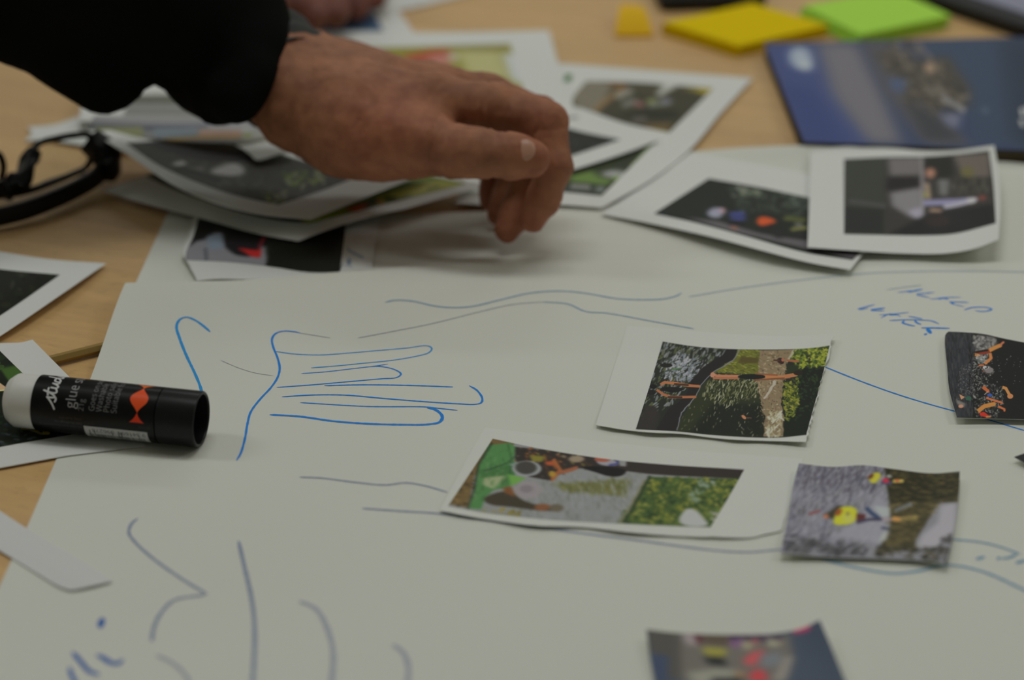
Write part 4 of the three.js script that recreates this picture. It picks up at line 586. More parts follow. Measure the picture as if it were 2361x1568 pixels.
// ---------------------------------------------------------------- sticky notes
function pad3(name, label, near, left, right, th, rgb, lean, cat = 'sticky notes') {
  const t = thing(name, label, cat);
  const n = P(...near, th), l = P(...left, th), r = P(...right, th), f = l.clone().add(r).sub(n), N = 26;
  const up = V(0, 1, 0), rn = rng(near[0]);
  for (const [k, nm] of [[0, 'note_block'], [1, 'top_note']]) {
    const y0 = k ? th - 0.35 : 0.3, y1 = k ? th : th - 0.4, geos = [];
    const steps = k ? 1 : N;
    for (let i = 0; i < steps; i++) {                     // leaves of the pad, each a little out of line
      const a = y0 + (y1 - y0) * i / steps, b = y0 + (y1 - y0) * (i + 1) / steps, o = (rn() - 0.5) * 0.0004 + lean * (1 - b / th), o2 = (rn() - 0.5) * 0.0004;
      const c = [l, n, r, f].map((p) => V(p.x + o, 0, p.z + o2)), pos = [];
      const quad = (p, q, s, u) => pos.push(...arr(p), ...arr(q), ...arr(s), ...arr(p), ...arr(s), ...arr(u));
      const T = c.map((p) => V(p.x, TABLE + b / 1000, p.z)), B = c.map((p) => V(p.x, TABLE + a / 1000, p.z));
      quad(T[0], T[1], T[2], T[3]); quad(B[3], B[2], B[1], B[0]);
      for (let j = 0; j < 4; j++) { const m = (j + 1) % 4; quad(T[j], B[j], B[m], T[m]); }
      const g = new THREE.BufferGeometry(); g.setAttribute('position', new THREE.Float32BufferAttribute(pos, 3)); g.computeVertexNormals(); geos.push(g);
    }
    part(nm, mergeGeometries(geos), mat(rgb, { roughness: 0.9, specularIntensity: 0.3 }), t);
  }
}
pad3('sticky_note_pad', 'yellow square sticky note pad beside the green one', [1703, 106], [1528, 52], [1911, 58], 7.5, [168, 146, 0], -0.001);
pad3('sticky_note_pad', 'green square sticky note pad touching the yellow one', [1985, 80], [1852, 14], [2194, 36], 8.5, [130, 178, 62], -0.003);
{
  const t = thing('sticky_note_tab', 'small bent yellow sticky tab left of the yellow pad', 'sticky tab');
  const [a, b, c, d] = [P(1418, 80, 2), P(1506, 80, 2), P(1478, 12, 9), P(1432, 9, 9)];
  const S = (u, v) => d.clone().lerp(c, u).lerp(a.clone().lerp(b, u), v).add(V(0, 0.004 * Math.sin(Math.PI * v), 0));
  part('note_block', gridGeo(12, 12, (u, v) => { const p = S(u, v); return { p, n: V(0, 1, 0.12) }; }, 0.0018), mat([172, 134, 4], { roughness: 0.85 }), t);
  const back = (u, v) => { const p = S(u, 0.55 * v); p.y = TABLE + 0.0006 + (p.y - TABLE) * 0.02 * (1 - v); return p; };
  part('folded_leaf', gridGeo(10, 10, (u, v) => ({ p: back(u, v), n: V(0, 1, 0) }), 0.0003), mat([168, 136, 6], { roughness: 0.85 }), t);
}
{ // dark thing at the far edge
  const t = thing('phone', 'dark rounded flat phone at the top edge behind the yellow pad', 'phone');
  const c = P(1605, -48, 0), g = new RoundedBoxGeometry(0.07, 0.011, 0.14, 5, 0.005); part('case', g, mat([14, 15, 13], { roughness: 0.7 }), t);
  const s = new RoundedBoxGeometry(0.064, 0.001, 0.132, 3, 0.0005); s.translate(0, 0.0058, 0); part('screen', s, mat([20, 20, 22], { roughness: 0.12 }), t);
  t.position.set(c.x, TABLE + 0.0056, c.z); t.rotation.y = 0.1;
}
{ // tablet corner
  const t = thing('tablet', 'black edged tablet poking in at the upper right corner', 'tablet');
  const a = P(2050, -44, 9), b = P(2384, 69, 9), d = b.clone().sub(a), w = V(d.z, 0, -d.x).normalize().multiplyScalar(0.24);
  const S = (u, v) => a.clone().addScaledVector(d, u).addScaledVector(w, 1 - v); S.n = () => V(0, 1, 0);
  part('body', gridGeo(6, 6, (u, v) => ({ p: S(u, v), n: V(0, 1, 0) }), 0.0088), mat([10, 11, 14], { roughness: 0.6 }), t);
  const glass = mat([104, 106, 124], { roughness: 0.2 });
  part('screen', gridGeo(4, 4, (u, v) => ({ p: S(0.09 + 0.82 * u, 0.08 + 0.84 * v).add(V(0, 0.0003, 0)), n: V(0, 1, 0) })), glass, t);
}

// ---------------------------------------------------------------- glue stick
{
  const t = thing('glue_stick', 'black labelled glue stick with white base lying on its side', 'glue stick');
  const R = 0.0122, a = P(17, 920, 14.2), b = P(465, 967, 13.2), L = a.distanceTo(b), ax = b.clone().sub(a).normalize();
  const zz = V(0, 0, 1).addScaledVector(ax, -ax.z).normalize(), yy = zz.clone().cross(ax).normalize();
  t.matrix.makeBasis(ax, yy, zz); t.quaternion.setFromRotationMatrix(t.matrix); t.position.copy(a);
  // a turned part: profile of [along, radius]; u runs along, v around, starting at the side towards the viewer and going up
  const turn = (prof, x0, x1, n = 72) => {
    const pos = [], uv = [], idx = [], m = prof.length;
    for (let i = 0; i < m; i++) for (let j = 0; j <= n; j++) { const th = j / n * 2 * Math.PI - Math.PI / 2; pos.push(prof[i][0], prof[i][1] * Math.sin(th), prof[i][1] * Math.cos(th)); uv.push((prof[i][0] - x0) / (x1 - x0), j / n); }
    for (let i = 0; i < m - 1; i++) for (let j = 0; j < n; j++) { const k = i * (n + 1) + j; idx.push(k, k + 1, k + n + 1, k + 1, k + n + 2, k + n + 1); }
    const g = new THREE.BufferGeometry(); g.setAttribute('position', new THREE.Float32BufferAttribute(pos, 3)); g.setAttribute('uv', new THREE.Float32BufferAttribute(uv, 2)); g.setIndex(idx); g.computeVertexNormals(); return g;
  };
  const x1 = L * 0.172, x2 = L * 0.80;
  const base = [[0, 0.0001], [0.0002, 0.0065], [0.0008, 0.0078], [0.0016, 0.0094], [0.0034, 0.0108], [0.0046, 0.01155], [0.0054, 0.01185], [x1 + 0.002, 0.01185], [x1 + 0.002, 0.005]];
  part('base', turn(base, 0, x1), mat([160, 160, 155], { roughness: 0.45 }), t);
  const cw = 1200, ch = 1500, cv = document.createElement('canvas'), len = x2 - x1; cv.width = cw; cv.height = ch;
  const g = cv.getContext('2d'), grey = (v) => `rgb(${v},${v},${v})`;
  g.fillStyle = grey(14); g.fillRect(0, 0, cw, ch);
  const X = (s) => s * cw, Y = (deg) => (1 - (deg + 90) / 360) * ch, mmY = ch / (2 * Math.PI * R * 1000), mmX = cw / (len * 1000);
  const vtext = (s, deg, mm, str, v, font = 'sans-serif') => { g.save(); g.translate(X(s), Y(deg)); g.scale(mmX, mmY); g.rotate(-Math.PI / 2); g.font = `${mm}px ${font}`; g.fillStyle = grey(v); g.fillText(str, 0, 0); g.restore(); };
  const rtext = (s, deg, mm, str, v, w) => { g.save(); g.translate(X(s), Y(deg)); g.scale(mmX, mmY); g.rotate(Math.PI); g.font = `${mm}px sans-serif`; g.fillStyle = grey(v); g.fillText(str, 0, 0, w); g.restore(); };
  // script lettering "studio"
  g.save(); g.translate(X(0.2), Y(24)); g.scale(mmX, mmY); g.rotate(-Math.PI / 2); g.strokeStyle = grey(225); g.lineWidth = 0.75; g.lineCap = g.lineJoin = 'round'; g.scale(1.12, 1.12);
  const sc = (pts) => { g.beginPath(); g.moveTo(pts[0], pts[1]); for (let i = 2; i < pts.length; i += 4) g.quadraticCurveTo(pts[i], pts[i + 1], pts[i + 2], pts[i + 3]); g.stroke(); };
  sc([-1.2, -0.2, 1.2, -1.2, 3.2, -3.6, 2.9, -1.6, 3.3, -0.7, 3.1, 0.5, 1.6, -0.2]); sc([3.2, -0.4, 4.4, -0.6, 5.8, -5.4, 4.2, -0.6, 5.6, -0.2, 6.2, -0.2, 7.0, -1.0]); sc([4.0, -3.4, 5.6, -3.9, 7.0, -3.8]);
  sc([7.3, -2.9, 6.8, -0.1, 8.0, -0.3, 8.9, -0.8, 9.5, -2.9, 9.0, -0.2, 10.2, -0.4]); sc([13, -2.6, 10.6, -3.4, 10.5, -1.2, 10.8, 0.6, 12.8, -1.6, 13.8, -4.2, 14.2, -6, 12.8, -1, 13.6, -0.3, 14.4, -0.2, 15, -1.2]); sc([15.4, -2.8, 14.8, -0.2, 15.9, -0.4]); sc([18, -2.8, 16, -2.6, 16.6, -0.6, 18, 0.2, 18.8, -1.4, 18.9, -2.8, 17.6, -2.7]);
  g.restore();
  vtext(0.355, 22, 6.0, 'glue stick', 165); vtext(0.435, 19, 3.3, '21g', 128);
  ['Goes on smooth', 'Washable', 'Photo safe', 'Suitable for paper'].forEach((s, i) => vtext(0.525 + i * 0.06, 21, 3.5, s, 128));
  // orange ornament repeating around
  for (const off of [0, 130]) {
    g.fillStyle = '#ff5f2c'; g.beginPath(); const c = 0.865, yq = (d) => Y(d + off > 269 ? d + off - 360 : d + off);
    g.moveTo(X(c), yq(26)); g.bezierCurveTo(X(c - 0.005), yq(36), X(c - 0.075), yq(46), X(c - 0.075), yq(57)); g.bezierCurveTo(X(c - 0.075), yq(70), X(c - 0.01), yq(76), X(c), yq(90)); g.bezierCurveTo(X(c + 0.01), yq(76), X(c + 0.07), yq(68), X(c + 0.07), yq(57)); g.bezierCurveTo(X(c + 0.07), yq(44), X(c + 0.01), yq(38), X(c), yq(26)); g.fill();
    g.fillStyle = '#ff4a26'; g.beginPath(); g.moveTo(X(c), yq(28)); g.quadraticCurveTo(X(c - 0.012), yq(16), X(c - 0.06), yq(7)); g.lineTo(X(c + 0.06), yq(7)); g.quadraticCurveTo(X(c + 0.012), yq(16), X(c), yq(28)); g.fill();
    g.fillStyle = '#ff7a2c'; g.beginPath(); g.moveTo(X(c), yq(88)); g.quadraticCurveTo(X(c - 0.015), yq(96), X(c - 0.07), yq(106)); g.lineTo(X(c + 0.07), yq(106)); g.quadraticCurveTo(X(c + 0.015), yq(96), X(c), yq(88)); g.fill();
  }
  rtext(0.42, 6, 1.6, '3142 Australia', 70); rtext(0.42, -4, 1.6, 'East Bentleigh Vic', 78); rtext(0.42, -14, 1.6, 'UK 1800 East Distributed by', 66); rtext(0.42, -24, 1.6, 'Sold and distributed', 60); rtext(0.52, 0, 1.5, 'Q1712', 50); rtext(0.98, 2, 1.5, 'MC1090', 62);
  // bar code panel
  const bx0 = X(0.43), bx1 = X(0.945), by0 = Y(-13), by1 = Y(-66);
  g.fillStyle = grey(196); g.fillRect(bx0, by0, bx1 - bx0, by1 - by0);
  const rb = rng(5); let bx = bx0 + 34; g.fillStyle = grey(60);
  while (bx < bx1 - 46) { const w = 3 + Math.floor(rb() * 4) * 3; g.fillRect(bx, by0 + (rb() < 0.1 ? 40 : 96), w, by1 - by0); bx += w + 3 + Math.floor(rb() * 3) * 3; }
  rtext(0.93, -19, 3.1, '9', 70); rtext(0.885, -19, 3.1, '341694', 70); rtext(0.675, -19, 3.1, '096278', 70);
  const tx = new THREE.CanvasTexture(cv); tx.colorSpace = THREE.SRGBColorSpace;
  part('label_sleeve', turn([[x1, 0.0118], [x1, R - 0.0001], [x1 + 0.0003, R], [x2, R], [x2, 0.0118]], x1, x2, 96), mat(null, { map: tx, roughness: 0.32, specularIntensity: 0.55 }), t);
  const c1 = x2 + 0.0003, ri = 0.0107;
  part('cap', turn([[c1, 0.0112], [c1, R - 0.0003], [c1 + 0.0004, R], [L - 0.0006, R], [L - 0.0002, R - 0.00025], [L, R - 0.0007], [L - 0.0002, ri + 0.0002], [L - 0.0008, ri], [L - 0.024, ri - 0.0004], [L - 0.0245, 0.0001]], x2, L, 96), mat([14, 15, 15], { roughness: 0.34, specularIntensity: 0.55 }), t);
}

// ---------------------------------------------------------------- pencil under the sheet
{
  const t = thing('pencil', 'thin brown pencil running under the left edge of the drawing sheet', 'pencil');
  const a = P(92, 838, 3.0), b = P(430, 752, 3.0), L = a.distanceTo(b), tube = (r, l, n) => { const g = new THREE.CylinderGeometry(r, r, l, n); g.rotateZ(-Math.PI / 2); return g; };
  const g = tube(0.0024, L, 6); g.translate(L / 2, 0, 0); part('shaft', g.toNonIndexed(), mat([112, 92, 48], { roughness: 0.4, flatShading: true }), t);
  const c = new THREE.CylinderGeometry(0.0006, 0.0024, 0.014, 6); c.rotateZ(-Math.PI / 2); c.translate(L + 0.007, 0, 0); part('tip', c, mat([170, 140, 96], { roughness: 0.7 }), t);
  t.position.copy(a); t.quaternion.setFromUnitVectors(V(1, 0, 0), b.clone().sub(a).normalize());
}

// ---------------------------------------------------------------- spectacles
{
  const t = thing('spectacles', 'black framed spectacles folded on the wood at the left edge', 'glasses');
  const black = mat([9, 9, 10], { roughness: 0.35, specularIntensity: 0.45 });
  const sweep = (pts, w, h, closed = false, tw) => {             // flat bar along a traced line; w across, h upright
    const c = new THREE.CatmullRomCurve3(pts, closed, 'centripetal'), m = pts.length * 10, pos = [], idx = [], N = 12;
    for (let i = 0; i <= m; i++) {
      const u = i / m, p = c.getPoint(u), d = c.getTangent(u), up = tw ? tw.clone().addScaledVector(d, -tw.dot(d)).normalize() : V(0, 1, 0).addScaledVector(d, -d.y).normalize(), s = d.clone().cross(up), ww = typeof w === 'function' ? w(u) : w, hh = typeof h === 'function' ? h(u) : h;
      for (let j = 0; j < N; j++) { const q = j / N * 2 * Math.PI, cx = Math.sign(Math.cos(q)) * Math.abs(Math.cos(q)) ** 0.5, sx = Math.sign(Math.sin(q)) * Math.abs(Math.sin(q)) ** 0.5; const v = p.clone().addScaledVector(s, cx * ww / 2).addScaledVector(up, sx * hh / 2); pos.push(v.x, v.y, v.z); }
    }
    for (let i = 0; i < m; i++) for (let j = 0; j < N; j++) { const a = i * N + j, b = i * N + (j + 1) % N; idx.push(a, b, a + N, b, b + N, a + N); }
    if (!closed) for (const [o, f] of [[0, 1], [m * N, 0]]) for (let j = 1; j < N - 1; j++) idx.push(o, o + (f ? j + 1 : j), o + (f ? j : j + 1));
    const g = new THREE.BufferGeometry(); g.setAttribute('position', new THREE.Float32BufferAttribute(pos, 3)); g.setIndex(idx); g.computeVertexNormals(); return g;
  };
  const out = V(-0.55, 0, 0.85).normalize();
  const rim = [[60, 400, 15], [72, 352, 22], [92, 330, 25], [130, 319, 26], [170, 312, 26], [203, 311, 26], [213, 330, 21], [211, 360, 12], [201, 384, 6], [160, 404, 4], [105, 424, 4], [55, 440, 4.5], [45, 425, 8]].map((q) => P(...q));
  part('rim', sweep(rim, 0.0032, 0.003, true, out), black, t);
  const shift = P(-110, 470, 4).sub(P(100, 424, 4));
  part('rim', sweep(rim.map((p) => p.clone().add(shift)), 0.0032, 0.003, true, out), black, t);
  const lens = (o) => { const c = rim.reduce((s, p) => s.add(p), V(0, 0, 0)).multiplyScalar(1 / rim.length).add(o), pts = new THREE.CatmullRomCurve3(rim.map((p) => p.clone().add(o)), true, 'centripetal').getPoints(60), pos = [...arr(c)], idx = []; pts.forEach((p) => pos.push(...arr(p))); for (let i = 1; i < pts.length; i++) idx.push(0, i, i + 1); const g = new THREE.BufferGeometry(); g.setAttribute('position', new THREE.Float32BufferAttribute(pos, 3)); g.setIndex(idx); g.computeVertexNormals(); return g; };
  const glass = new THREE.MeshPhysicalMaterial({ color: 0xf4f6f4, roughness: 0.02, transmission: 1, thickness: 0, ior: 1.2, side: THREE.DoubleSide });
  part('lens', lens(V(0, 0, 0)), glass, t); part('lens', lens(shift), glass, t);
  part('bridge', sweep([[82, 345, 23], [66, 372, 18], [52, 405, 13], [30, 430, 9], [14, 445, 8], [-6, 420, 14]].map((q) => P(...q)), (u) => 0.007 + 0.0075 * Math.sin(Math.PI * Math.min(1, u * 1.2)), 0.005, false, out), black, t);
  part('hinge_block', sweep([[206, 322, 23], [222, 336, 20], [240, 352, 17], [252, 376, 12], [243, 398, 9]].map((q) => P(...q)), (u) => 0.010 + 0.004 * Math.sin(Math.PI * u), 0.014), black, t);
  part('temple', sweep([[250, 372, 12], [225, 405, 9], [180, 433, 8], [120, 461, 7.5], [60, 484, 7], [0, 500, 6.6], [-80, 514, 6], [-170, 528, 6], [-260, 560, 5]].map((q) => P(...q)), 0.0042, (u) => 0.0112 - 0.002 * u), black, t);
  part('temple', sweep([[-150, 430, 9], [-100, 436, 8], [-20, 452, 7], [60, 441, 6], [140, 413, 6], [192, 392, 6]].map((q) => P(...q)), 0.0028, 0.0035), black, t);
}

// ---------------------------------------------------------------- hands
const caps = (p, a, b, ra, rb) => { const ax = b.x - a.x, ay = b.y - a.y, az = b.z - a.z, px = p[0] - a.x, py = p[1] - a.y, pz = p[2] - a.z; let t = (px * ax + py * ay + pz * az) / (ax * ax + ay * ay + az * az); t = t < 0 ? 0 : t > 1 ? 1 : t; return Math.hypot(px - ax * t, py - ay * t, pz - az * t) - (ra + (rb - ra) * t); };
const smin = (a, b, k) => { const h = Math.max(k - Math.abs(a - b), 0) / k; return Math.min(a, b) - h * h * k * 0.25; };
const chainD = (p, c, k) => { let d = 1e9; for (let i = 0; i < c.length - 1; i++) { const q = caps(p, c[i][0], c[i + 1][0], c[i][1], c[i + 1][1]); d = d > 1e8 ? q : smin(d, q, k); } return d; };
function blobby(dist, lo, hi, cell) {
  const c = lo.clone().add(hi).multiplyScalar(0.5), ex = hi.clone().sub(lo), n = Math.ceil(Math.max(ex.x, ex.y, ex.z) / cell) + 4, half = n * cell / 2;
  const mc = new MarchingCubes(n, new THREE.MeshBasicMaterial(), false, false, 400000), f = mc.field; f.fill(-1); mc.isolation = 0;
  const ok = (v, a, b) => v > a - cell * 2 && v < b + cell * 2;
  for (let k = 0; k < n; k++) { const z = c.z + (k - n / 2) * cell; if (!ok(z, lo.z, hi.z)) continue; for (let j = 0; j < n; j++) { const y = c.y + (j - n / 2) * cell; if (!ok(y, lo.y, hi.y)) continue; for (let i = 0; i < n; i++) { const x = c.x + (i - n / 2) * cell; if (ok(x, lo.x, hi.x)) f[k * n * n + j * n + i] = -dist([x, y, z]); } } }
  mc.update();
  const m = mc.count, p = mc.positionArray.slice(0, m * 3), nn = mc.normalArray.slice(0, m * 3);
  for (let i = 0; i < m; i++) { p[i * 3] = c.x + p[i * 3] * half; p[i * 3 + 1] = c.y + p[i * 3 + 1] * half; p[i * 3 + 2] = c.z + p[i * 3 + 2] * half; const L = Math.hypot(nn[i * 3], nn[i * 3 + 1], nn[i * 3 + 2]) || 1; for (let q = 0; q < 3; q++) nn[i * 3 + q] /= L; }
  const g = new THREE.BufferGeometry(); g.setAttribute('position', new THREE.BufferAttribute(p, 3)); g.setAttribute('normal', new THREE.BufferAttribute(nn, 3));
  return g;
}
const bounds = (chains, m) => { const b = new THREE.Box3(); for (const c of chains) for (const [p, r] of c) { b.expandByPoint(p.clone().addScalar(r + m)); b.expandByPoint(p.clone().addScalar(-r - m)); } return [b.min, b.max]; };
function skinColors(g, base, spots = []) {       // blotchy skin, redder over knuckles and tips
  const p = g.attributes.position, c = new Float32Array(p.count * 3);
  for (let i = 0; i < p.count; i++) {
    const x = p.getX(i), y = p.getY(i), z = p.getZ(i), a = noise3.noise(x * 60, y * 60, z * 60) * 0.22 + noise3.noise(x * 150, y * 150, z * 150) * 0.24 + noise3.noise(x * 420, y * 420, z * 420) * 0.14;
    let r = 0; for (const [q, s] of spots) r = Math.max(r, Math.exp(-((Math.hypot(x - q.x, y - q.y, z - q.z) / s) ** 2)));
    c[i * 3] = base[0] * (1 + a + 0.12 * r); c[i * 3 + 1] = base[1] * (1 + a * 1.1 - 0.05 * r); c[i * 3 + 2] = base[2] * (1 + a - 0.02 * r);
  }
  g.setAttribute('color', new THREE.BufferAttribute(c, 3)); return g;
}
const SKIN = mat(null, { vertexColors: true, roughness: 0.6, specularIntensity: 0.6 });
{
  const t = thing('person', 'person in a black jacket reaching a left hand down over the prints', 'person');
  const q = (x, y, z, r) => [Q(x, y, z), r / 1000];
  const palm = [
    [q(430, 20, 1.345, 19), q(610, 165, 1.335, 19), q(700, 225, 1.325, 18)],
    [q(560, 75, 1.35, 17), q(705, 160, 1.345, 17)],
    [q(680, 225, 1.32, 20), q(800, 270, 1.305, 19), q(930, 275, 1.3, 14), q(1010, 232, 1.303, 12.5)],
    [q(690, 200, 1.33, 20), q(830, 215, 1.325, 17), q(1010, 208, 1.325, 12.5)],
    [q(700, 180, 1.345, 19), q(830, 195, 1.345, 16), q(985, 200, 1.345, 12)],
    [q(700, 170, 1.358, 17), q(820, 190, 1.362, 15), q(950, 208, 1.362, 11.5)],
    [q(690, 280, 1.316, 14), q(800, 316, 1.30, 17.5), q(880, 325, 1.292, 17), q(950, 328, 1.285, 15)],
    [q(860, 250, 1.30, 15), q(1000, 280, 1.298, 9)],
  ];
  const fingers = [
    [q(1005, 236, 1.303, 13), q(1140, 246, 1.298, 11.6), q(1258, 282, 1.293, 10.6), q(1276, 385, 1.289, 9.2), q(1252, 462, 1.292, 8), q(1228, 505, 1.296, 6.6)],
    [q(1010, 206, 1.325, 12), q(1130, 222, 1.325, 11), q(1242, 270, 1.322, 10.4), q(1228, 400, 1.314, 9.4), q(1190, 490, 1.308, 8.2), q(1171, 530, 1.306, 6.6)],
    [q(985, 200, 1.345, 11.6), q(1090, 226, 1.348, 10.6), q(1188, 285, 1.346, 10), q(1190, 395, 1.338, 9), q(1168, 462, 1.336, 7.6), q(1152, 492, 1.336, 6.4)],
    [q(950, 206, 1.362, 11), q(1040, 240, 1.366, 9.6), q(1128, 300, 1.362, 8.8), q(1146, 385, 1.355, 8.2), q(1138, 440, 1.352, 7), q(1132, 462, 1.351, 6)],
    [q(900, 322, 1.29, 17), q(960, 330, 1.283, 15), q(1045, 348, 1.276, 12.8), q(1105, 354, 1.272, 12.2), q(1180, 360, 1.27, 11), q(1226, 364, 1.27, 9.4)],
  ];
  const tend = [[q(770, 165, 1.318, 3.5), q(985, 198, 1.296, 4.2)], [q(760, 135, 1.335, 3.2), q(960, 172, 1.318, 4.2)], [q(735, 240, 1.298, 2.2), q(830, 222, 1.296, 2.2), q(900, 240, 1.29, 2)], [q(800, 205, 1.303, 1.8), q(880, 180, 1.302, 1.8)], [q(800, 262, 1.286, 3), q(905, 290, 1.278, 4), q(980, 315, 1.272, 4)]];
  // creases over the joints: [point, direction along the finger, width mm, depth mm]
  const fold = (x0, y0, x1, y1, t, z, w, dep) => { const a = Q(x0, y0, z), b = Q(x1, y1, z), c = a.clone().lerp(b, t), d = b.clone().sub(a).normalize(); return [c, d, w / 1000, dep / 1000]; };
  const creases = [fold(1010, 236, 1258, 282, 0.42, 1.296, 1.1, 0.9), fold(1010, 236, 1258, 282, 0.66, 1.295, 0.9, 0.7), fold(1010, 236, 1258, 282, 0.95, 1.293, 1, 0.6), fold(1258, 282, 1276, 385, 0.2, 1.29, 0.9, 0.7), fold(1276, 385, 1252, 462, 0.1, 1.289, 0.9, 0.7), ...[0.42, 0.5, 0.57, 0.64].map((t) => fold(1045, 348, 1226, 364, t, 1.265, 0.8, 0.55)), fold(960, 330, 1045, 348, 0.4, 1.272, 1.4, 0.7), fold(960, 330, 1045, 348, 0.9, 1.272, 1.2, 0.5)];
  const crease = (p) => { let s = 0; for (const [c, d, w, dep] of creases) { const x = p[0] - c.x, y = p[1] - c.y, z = p[2] - c.z, a = x * d.x + y * d.y + z * d.z; if (Math.abs(a) > 0.005) continue; const r2 = x * x + y * y + z * z - a * a; if (r2 < 0.0003) s += dep * Math.exp(-(((a + 0.0012 * noise3.noise(p[0] * 130, p[1] * 130, p[2] * 130)) / w) ** 2)); } return s; };
  const dist = (p) => {
    let d = 1e9; for (const c of palm) { const e = chainD(p, c, 0.012); d = d > 1e8 ? e : smin(d, e, 0.016); }
    for (const c of tend) d = smin(d, chainD(p, c, 0.004), 0.009);
    let o = d; fingers.forEach((f, i) => { o = Math.min(o, smin(d, chainD(p, f, 0.004), i === 4 ? 0.009 : 0.006)); });
    return o + crease(p) + 0.0007 * noise3.noise(p[0] * 120, p[1] * 120, p[2] * 120) + 0.0004 * noise3.noise(p[0] * 380, p[1] * 380, p[2] * 380);
  };
  const [lo, hi] = bounds([...palm, ...fingers], 0.004), g = blobby(dist, lo, hi, 0.0017);
  const spots = [...fingers.flatMap((f) => [[f[2][0], 0.014], [f[f.length - 1][0], 0.016]]), [Q(880, 300, 1.27), 0.03]];
  part('hand', skinColors(g, lin(103, 68, 48, 0.385), spots), SKIN, t);
  // nails
  const nail = (c, axis, nrm, l, w) => { const s = new THREE.SphereGeometry(1, 24, 12, 0, Math.PI * 2, 0, Math.PI / 2), z = axis.clone().normalize(), y = nrm.clone().addScaledVector(z, -nrm.dot(z)).normalize(), x = y.clone().cross(z); s.scale(w / 2, 0.0022, l / 2); s.applyMatrix4(new THREE.Matrix4().makeBasis(x, y, z)); s.translate(c.x, c.y, c.z); return s; };
  const tip = Q(1210, 346, 1.2612), axisT = fingers[4][5][0].clone().sub(fingers[4][3][0]);
  part('thumbnail', nail(tip, axisT, V(0, 0.62, 0.78), 0.0105, 0.0112), mat([132, 98, 80], { roughness: 0.35 }), t);
  // sleeve
  const cloth = mat([8, 9, 8], { roughness: 1, specularIntensity: 0.15 });
  const fill = [[q(528, 100, 1.335, 28.5), q(490, 50, 1.335, 32), q(380, -30, 1.325, 36), q(160, -130, 1.29, 38), q(-200, -280, 1.25, 41)]];
  const folds = [[q(560, 200, 1.335, 13), q(540, 195, 1.337, 17), q(480, 178, 1.345, 18), q(455, 150, 1.35, 18)], [q(262, 175, 1.33, 14.5), q(238, 178, 1.33, 16.3), q(160, 110, 1.32, 19), q(40, 35, 1.30, 23), q(-140, -90, 1.28, 27)], [q(575, 10, 1.36, 17), q(585, 70, 1.345, 13)], [q(606, 20, 1.33, 9), q(600, 110, 1.312, 9), q(584, 172, 1.302, 9), q(550, 224, 1.302, 10), q(500, 235, 1.32, 11)]];
  const fd = (p) => { let d = chainD(p, fill[0], 0.02); for (const c of folds) d = smin(d, chainD(p, c, 0.012), 0.014); return d + 0.0012 * noise3.noise(p[0] * 45, p[1] * 45, p[2] * 45) + 0.0004 * noise3.noise(p[0] * 160, p[1] * 160, p[2] * 160); };
  const [a, b] = bounds([...fill, ...folds], 0.005);
  part('sleeve', blobby(fd, a, b, 0.0046), cloth, t);
  // the rest of the leaning body, left of the frame
  const el = fill[0][4][0], sh = V(-0.76, 1.16, -1.56), sh2 = V(-1.0, 1.2, -1.2), nk = V(-0.87, 1.24, -1.38), hip = V(-1.2, 0.66, -1.5);
  const body = [[[el, 0.044], [el.clone().lerp(sh, 0.5), 0.054], [sh, 0.066]], [[sh, 0.068], [nk, 0.075], [sh2, 0.068]], [[nk.clone().add(V(-0.03, -0.08, 0)), 0.13], [V(-1.02, 0.95, -1.42), 0.15], [hip, 0.155]], [[sh2, 0.066], [V(-1.02, 0.98, -0.98), 0.055], [V(-0.88, 0.83, -0.94), 0.048]]];
  const bd = (p) => { let d = 1e9; for (const c of body) { const e = chainD(p, c, 0.03); d = d > 1e8 ? e : smin(d, e, 0.05); } return d + 0.003 * noise3.noise(p[0] * 22, p[1] * 22, p[2] * 22); };
  const [ba, bb] = bounds(body, 0.012);
  part('jacket', blobby(bd, ba, bb, 0.011), cloth, t);
  const hd = V(-0.78, 1.43, -1.40), head = [[[nk, 0.06], [nk.clone().lerp(hd, 0.6), 0.058]], [[hd.clone().add(V(-0.01, 0.02, 0)), 0.092], [hd.clone().add(V(0.035, -0.06, 0)), 0.066]], [[hd.clone().add(V(0.09, -0.01, 0)), 0.012], [hd.clone().add(V(0.118, -0.045, 0)), 0.016]], [[hd.clone().add(V(-0.005, -0.03, 0.085)), 0.02], [hd.clone().add(V(-0.01, 0.01, 0.09)), 0.018]], [[hd.clone().add(V(-0.005, -0.03, -0.085)), 0.02], [hd.clone().add(V(-0.01, 0.01, -0.09)), 0.018]]];
  const [ha, hb] = bounds(head, 0.008);
  part('head', skinColors(blobby((p) => { let d = 1e9; for (const c of head) { const e = chainD(p, c, 0.01); d = d > 1e8 ? e : smin(d, e, 0.02); } return d; }, ha, hb, 0.006), lin(104, 66, 45, 0.36)), SKIN, t);
  const hair = [[[hd.clone().add(V(-0.03, 0.045, 0)), 0.088], [hd.clone().add(V(-0.05, -0.02, 0)), 0.075]]], [ia, ib] = bounds(hair, 0.006);
  part('hair', blobby((p) => chainD(p, hair[0], 0.01) + 0.002 * noise3.noise(p[0] * 80, p[1] * 80, p[2] * 80), ia, ib, 0.006), mat([20, 17, 15], { roughness: 0.8 }), t);
  // cuff: a ribbed band around the wrist
  const c0 = Q(644, 168, 1.343), ax = Q(700, 190, 1.335).sub(Q(600, 105, 1.36)).normalize(), s = V(0, 1, 0).addScaledVector(ax, -ax.y).normalize(), w = ax.clone().cross(s);
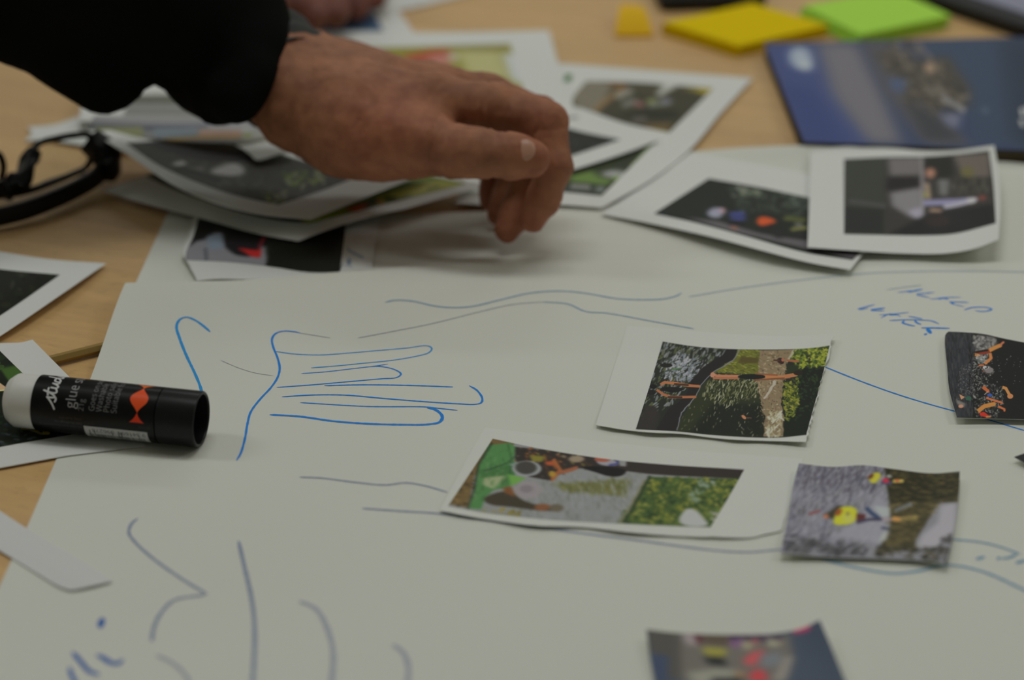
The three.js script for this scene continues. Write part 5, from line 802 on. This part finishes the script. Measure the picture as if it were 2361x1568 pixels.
  part('cuff', gridGeo(120, 16, (u, v) => { const th = u * 2 * Math.PI, fold = 1 + 0.06 * Math.sin(v * 13 + 2.4 * Math.sin(th * 2)) + 0.004 * Math.sin(th * 40), r = (0.0285 - 0.001 * v) * fold, p = c0.clone().addScaledVector(ax, -0.024 + 0.039 * v).addScaledVector(s, Math.sin(th) * r * 1.02).addScaledVector(w, Math.cos(th) * r * 1.02); return { p, n: s.clone().multiplyScalar(Math.sin(th)).addScaledVector(w, Math.cos(th)) }; }, 0.0012), mat([44, 45, 43], { roughness: 0.95 }), t);
}
{
  const t = thing('person', 'second person of whom only dark bent fingers rest on the blue print', 'person');
  const q = (x, y, z, r) => [Q(x, y, z - 0.03), r / 1000];
  const palm = [[q(560, -330, 1.82, 26), q(640, -180, 1.75, 25), q(690, -110, 1.72, 24)], [q(640, -150, 1.73, 22), q(720, -90, 1.70, 15)], [q(700, -160, 1.74, 22), q(800, -105, 1.71, 15)], [q(740, -170, 1.745, 20), q(860, -120, 1.715, 13)]];
  const fingers = [[q(700, -80, 1.70, 12), q(715, -10, 1.65, 10.5), q(722, 28, 1.625, 9), q(728, 42, 1.615, 7.5)], [q(745, -85, 1.70, 12), q(768, -14, 1.655, 10.5), q(772, 22, 1.63, 9), q(774, 36, 1.622, 7.5)], [q(795, -95, 1.71, 11.5), q(820, -26, 1.68, 10), q(822, 8, 1.667, 8.6), q(822, 24, 1.662, 7.2)], [q(845, -110, 1.715, 10.5), q(862, -44, 1.69, 9), q(864, -14, 1.68, 7.8), q(864, 0, 1.676, 6.6)], [q(670, -110, 1.70, 14), q(680, -40, 1.64, 11), q(692, 16, 1.615, 8.5)]];
  const dist = (p) => { let d = 1e9; for (const c of palm) { const e = chainD(p, c, 0.012); d = d > 1e8 ? e : smin(d, e, 0.016); } let o = d; for (const f of fingers) o = Math.min(o, smin(d, chainD(p, f, 0.004), 0.006)); return o; };
  const [lo, hi] = bounds([...palm, ...fingers], 0.004);
  part('hand', skinColors(blobby(dist, lo, hi, 0.0026), lin(78, 46, 38, 0.4), fingers.map((f) => [f[1][0], 0.014])), SKIN, t);
  const fill = [[q(610, -235, 1.775, 32), q(540, -380, 1.85, 38), q(420, -620, 2.0, 48)]];
  const [a, b] = bounds(fill, 0.006);
  part('sleeve', blobby((p) => chainD(p, fill[0], 0.02) + 0.001 * noise3.noise(p[0] * 50, p[1] * 50, p[2] * 50), a, b, 0.005), mat([30, 32, 40], { roughness: 0.95 }), t);
}

renderer.render(scene, camera);
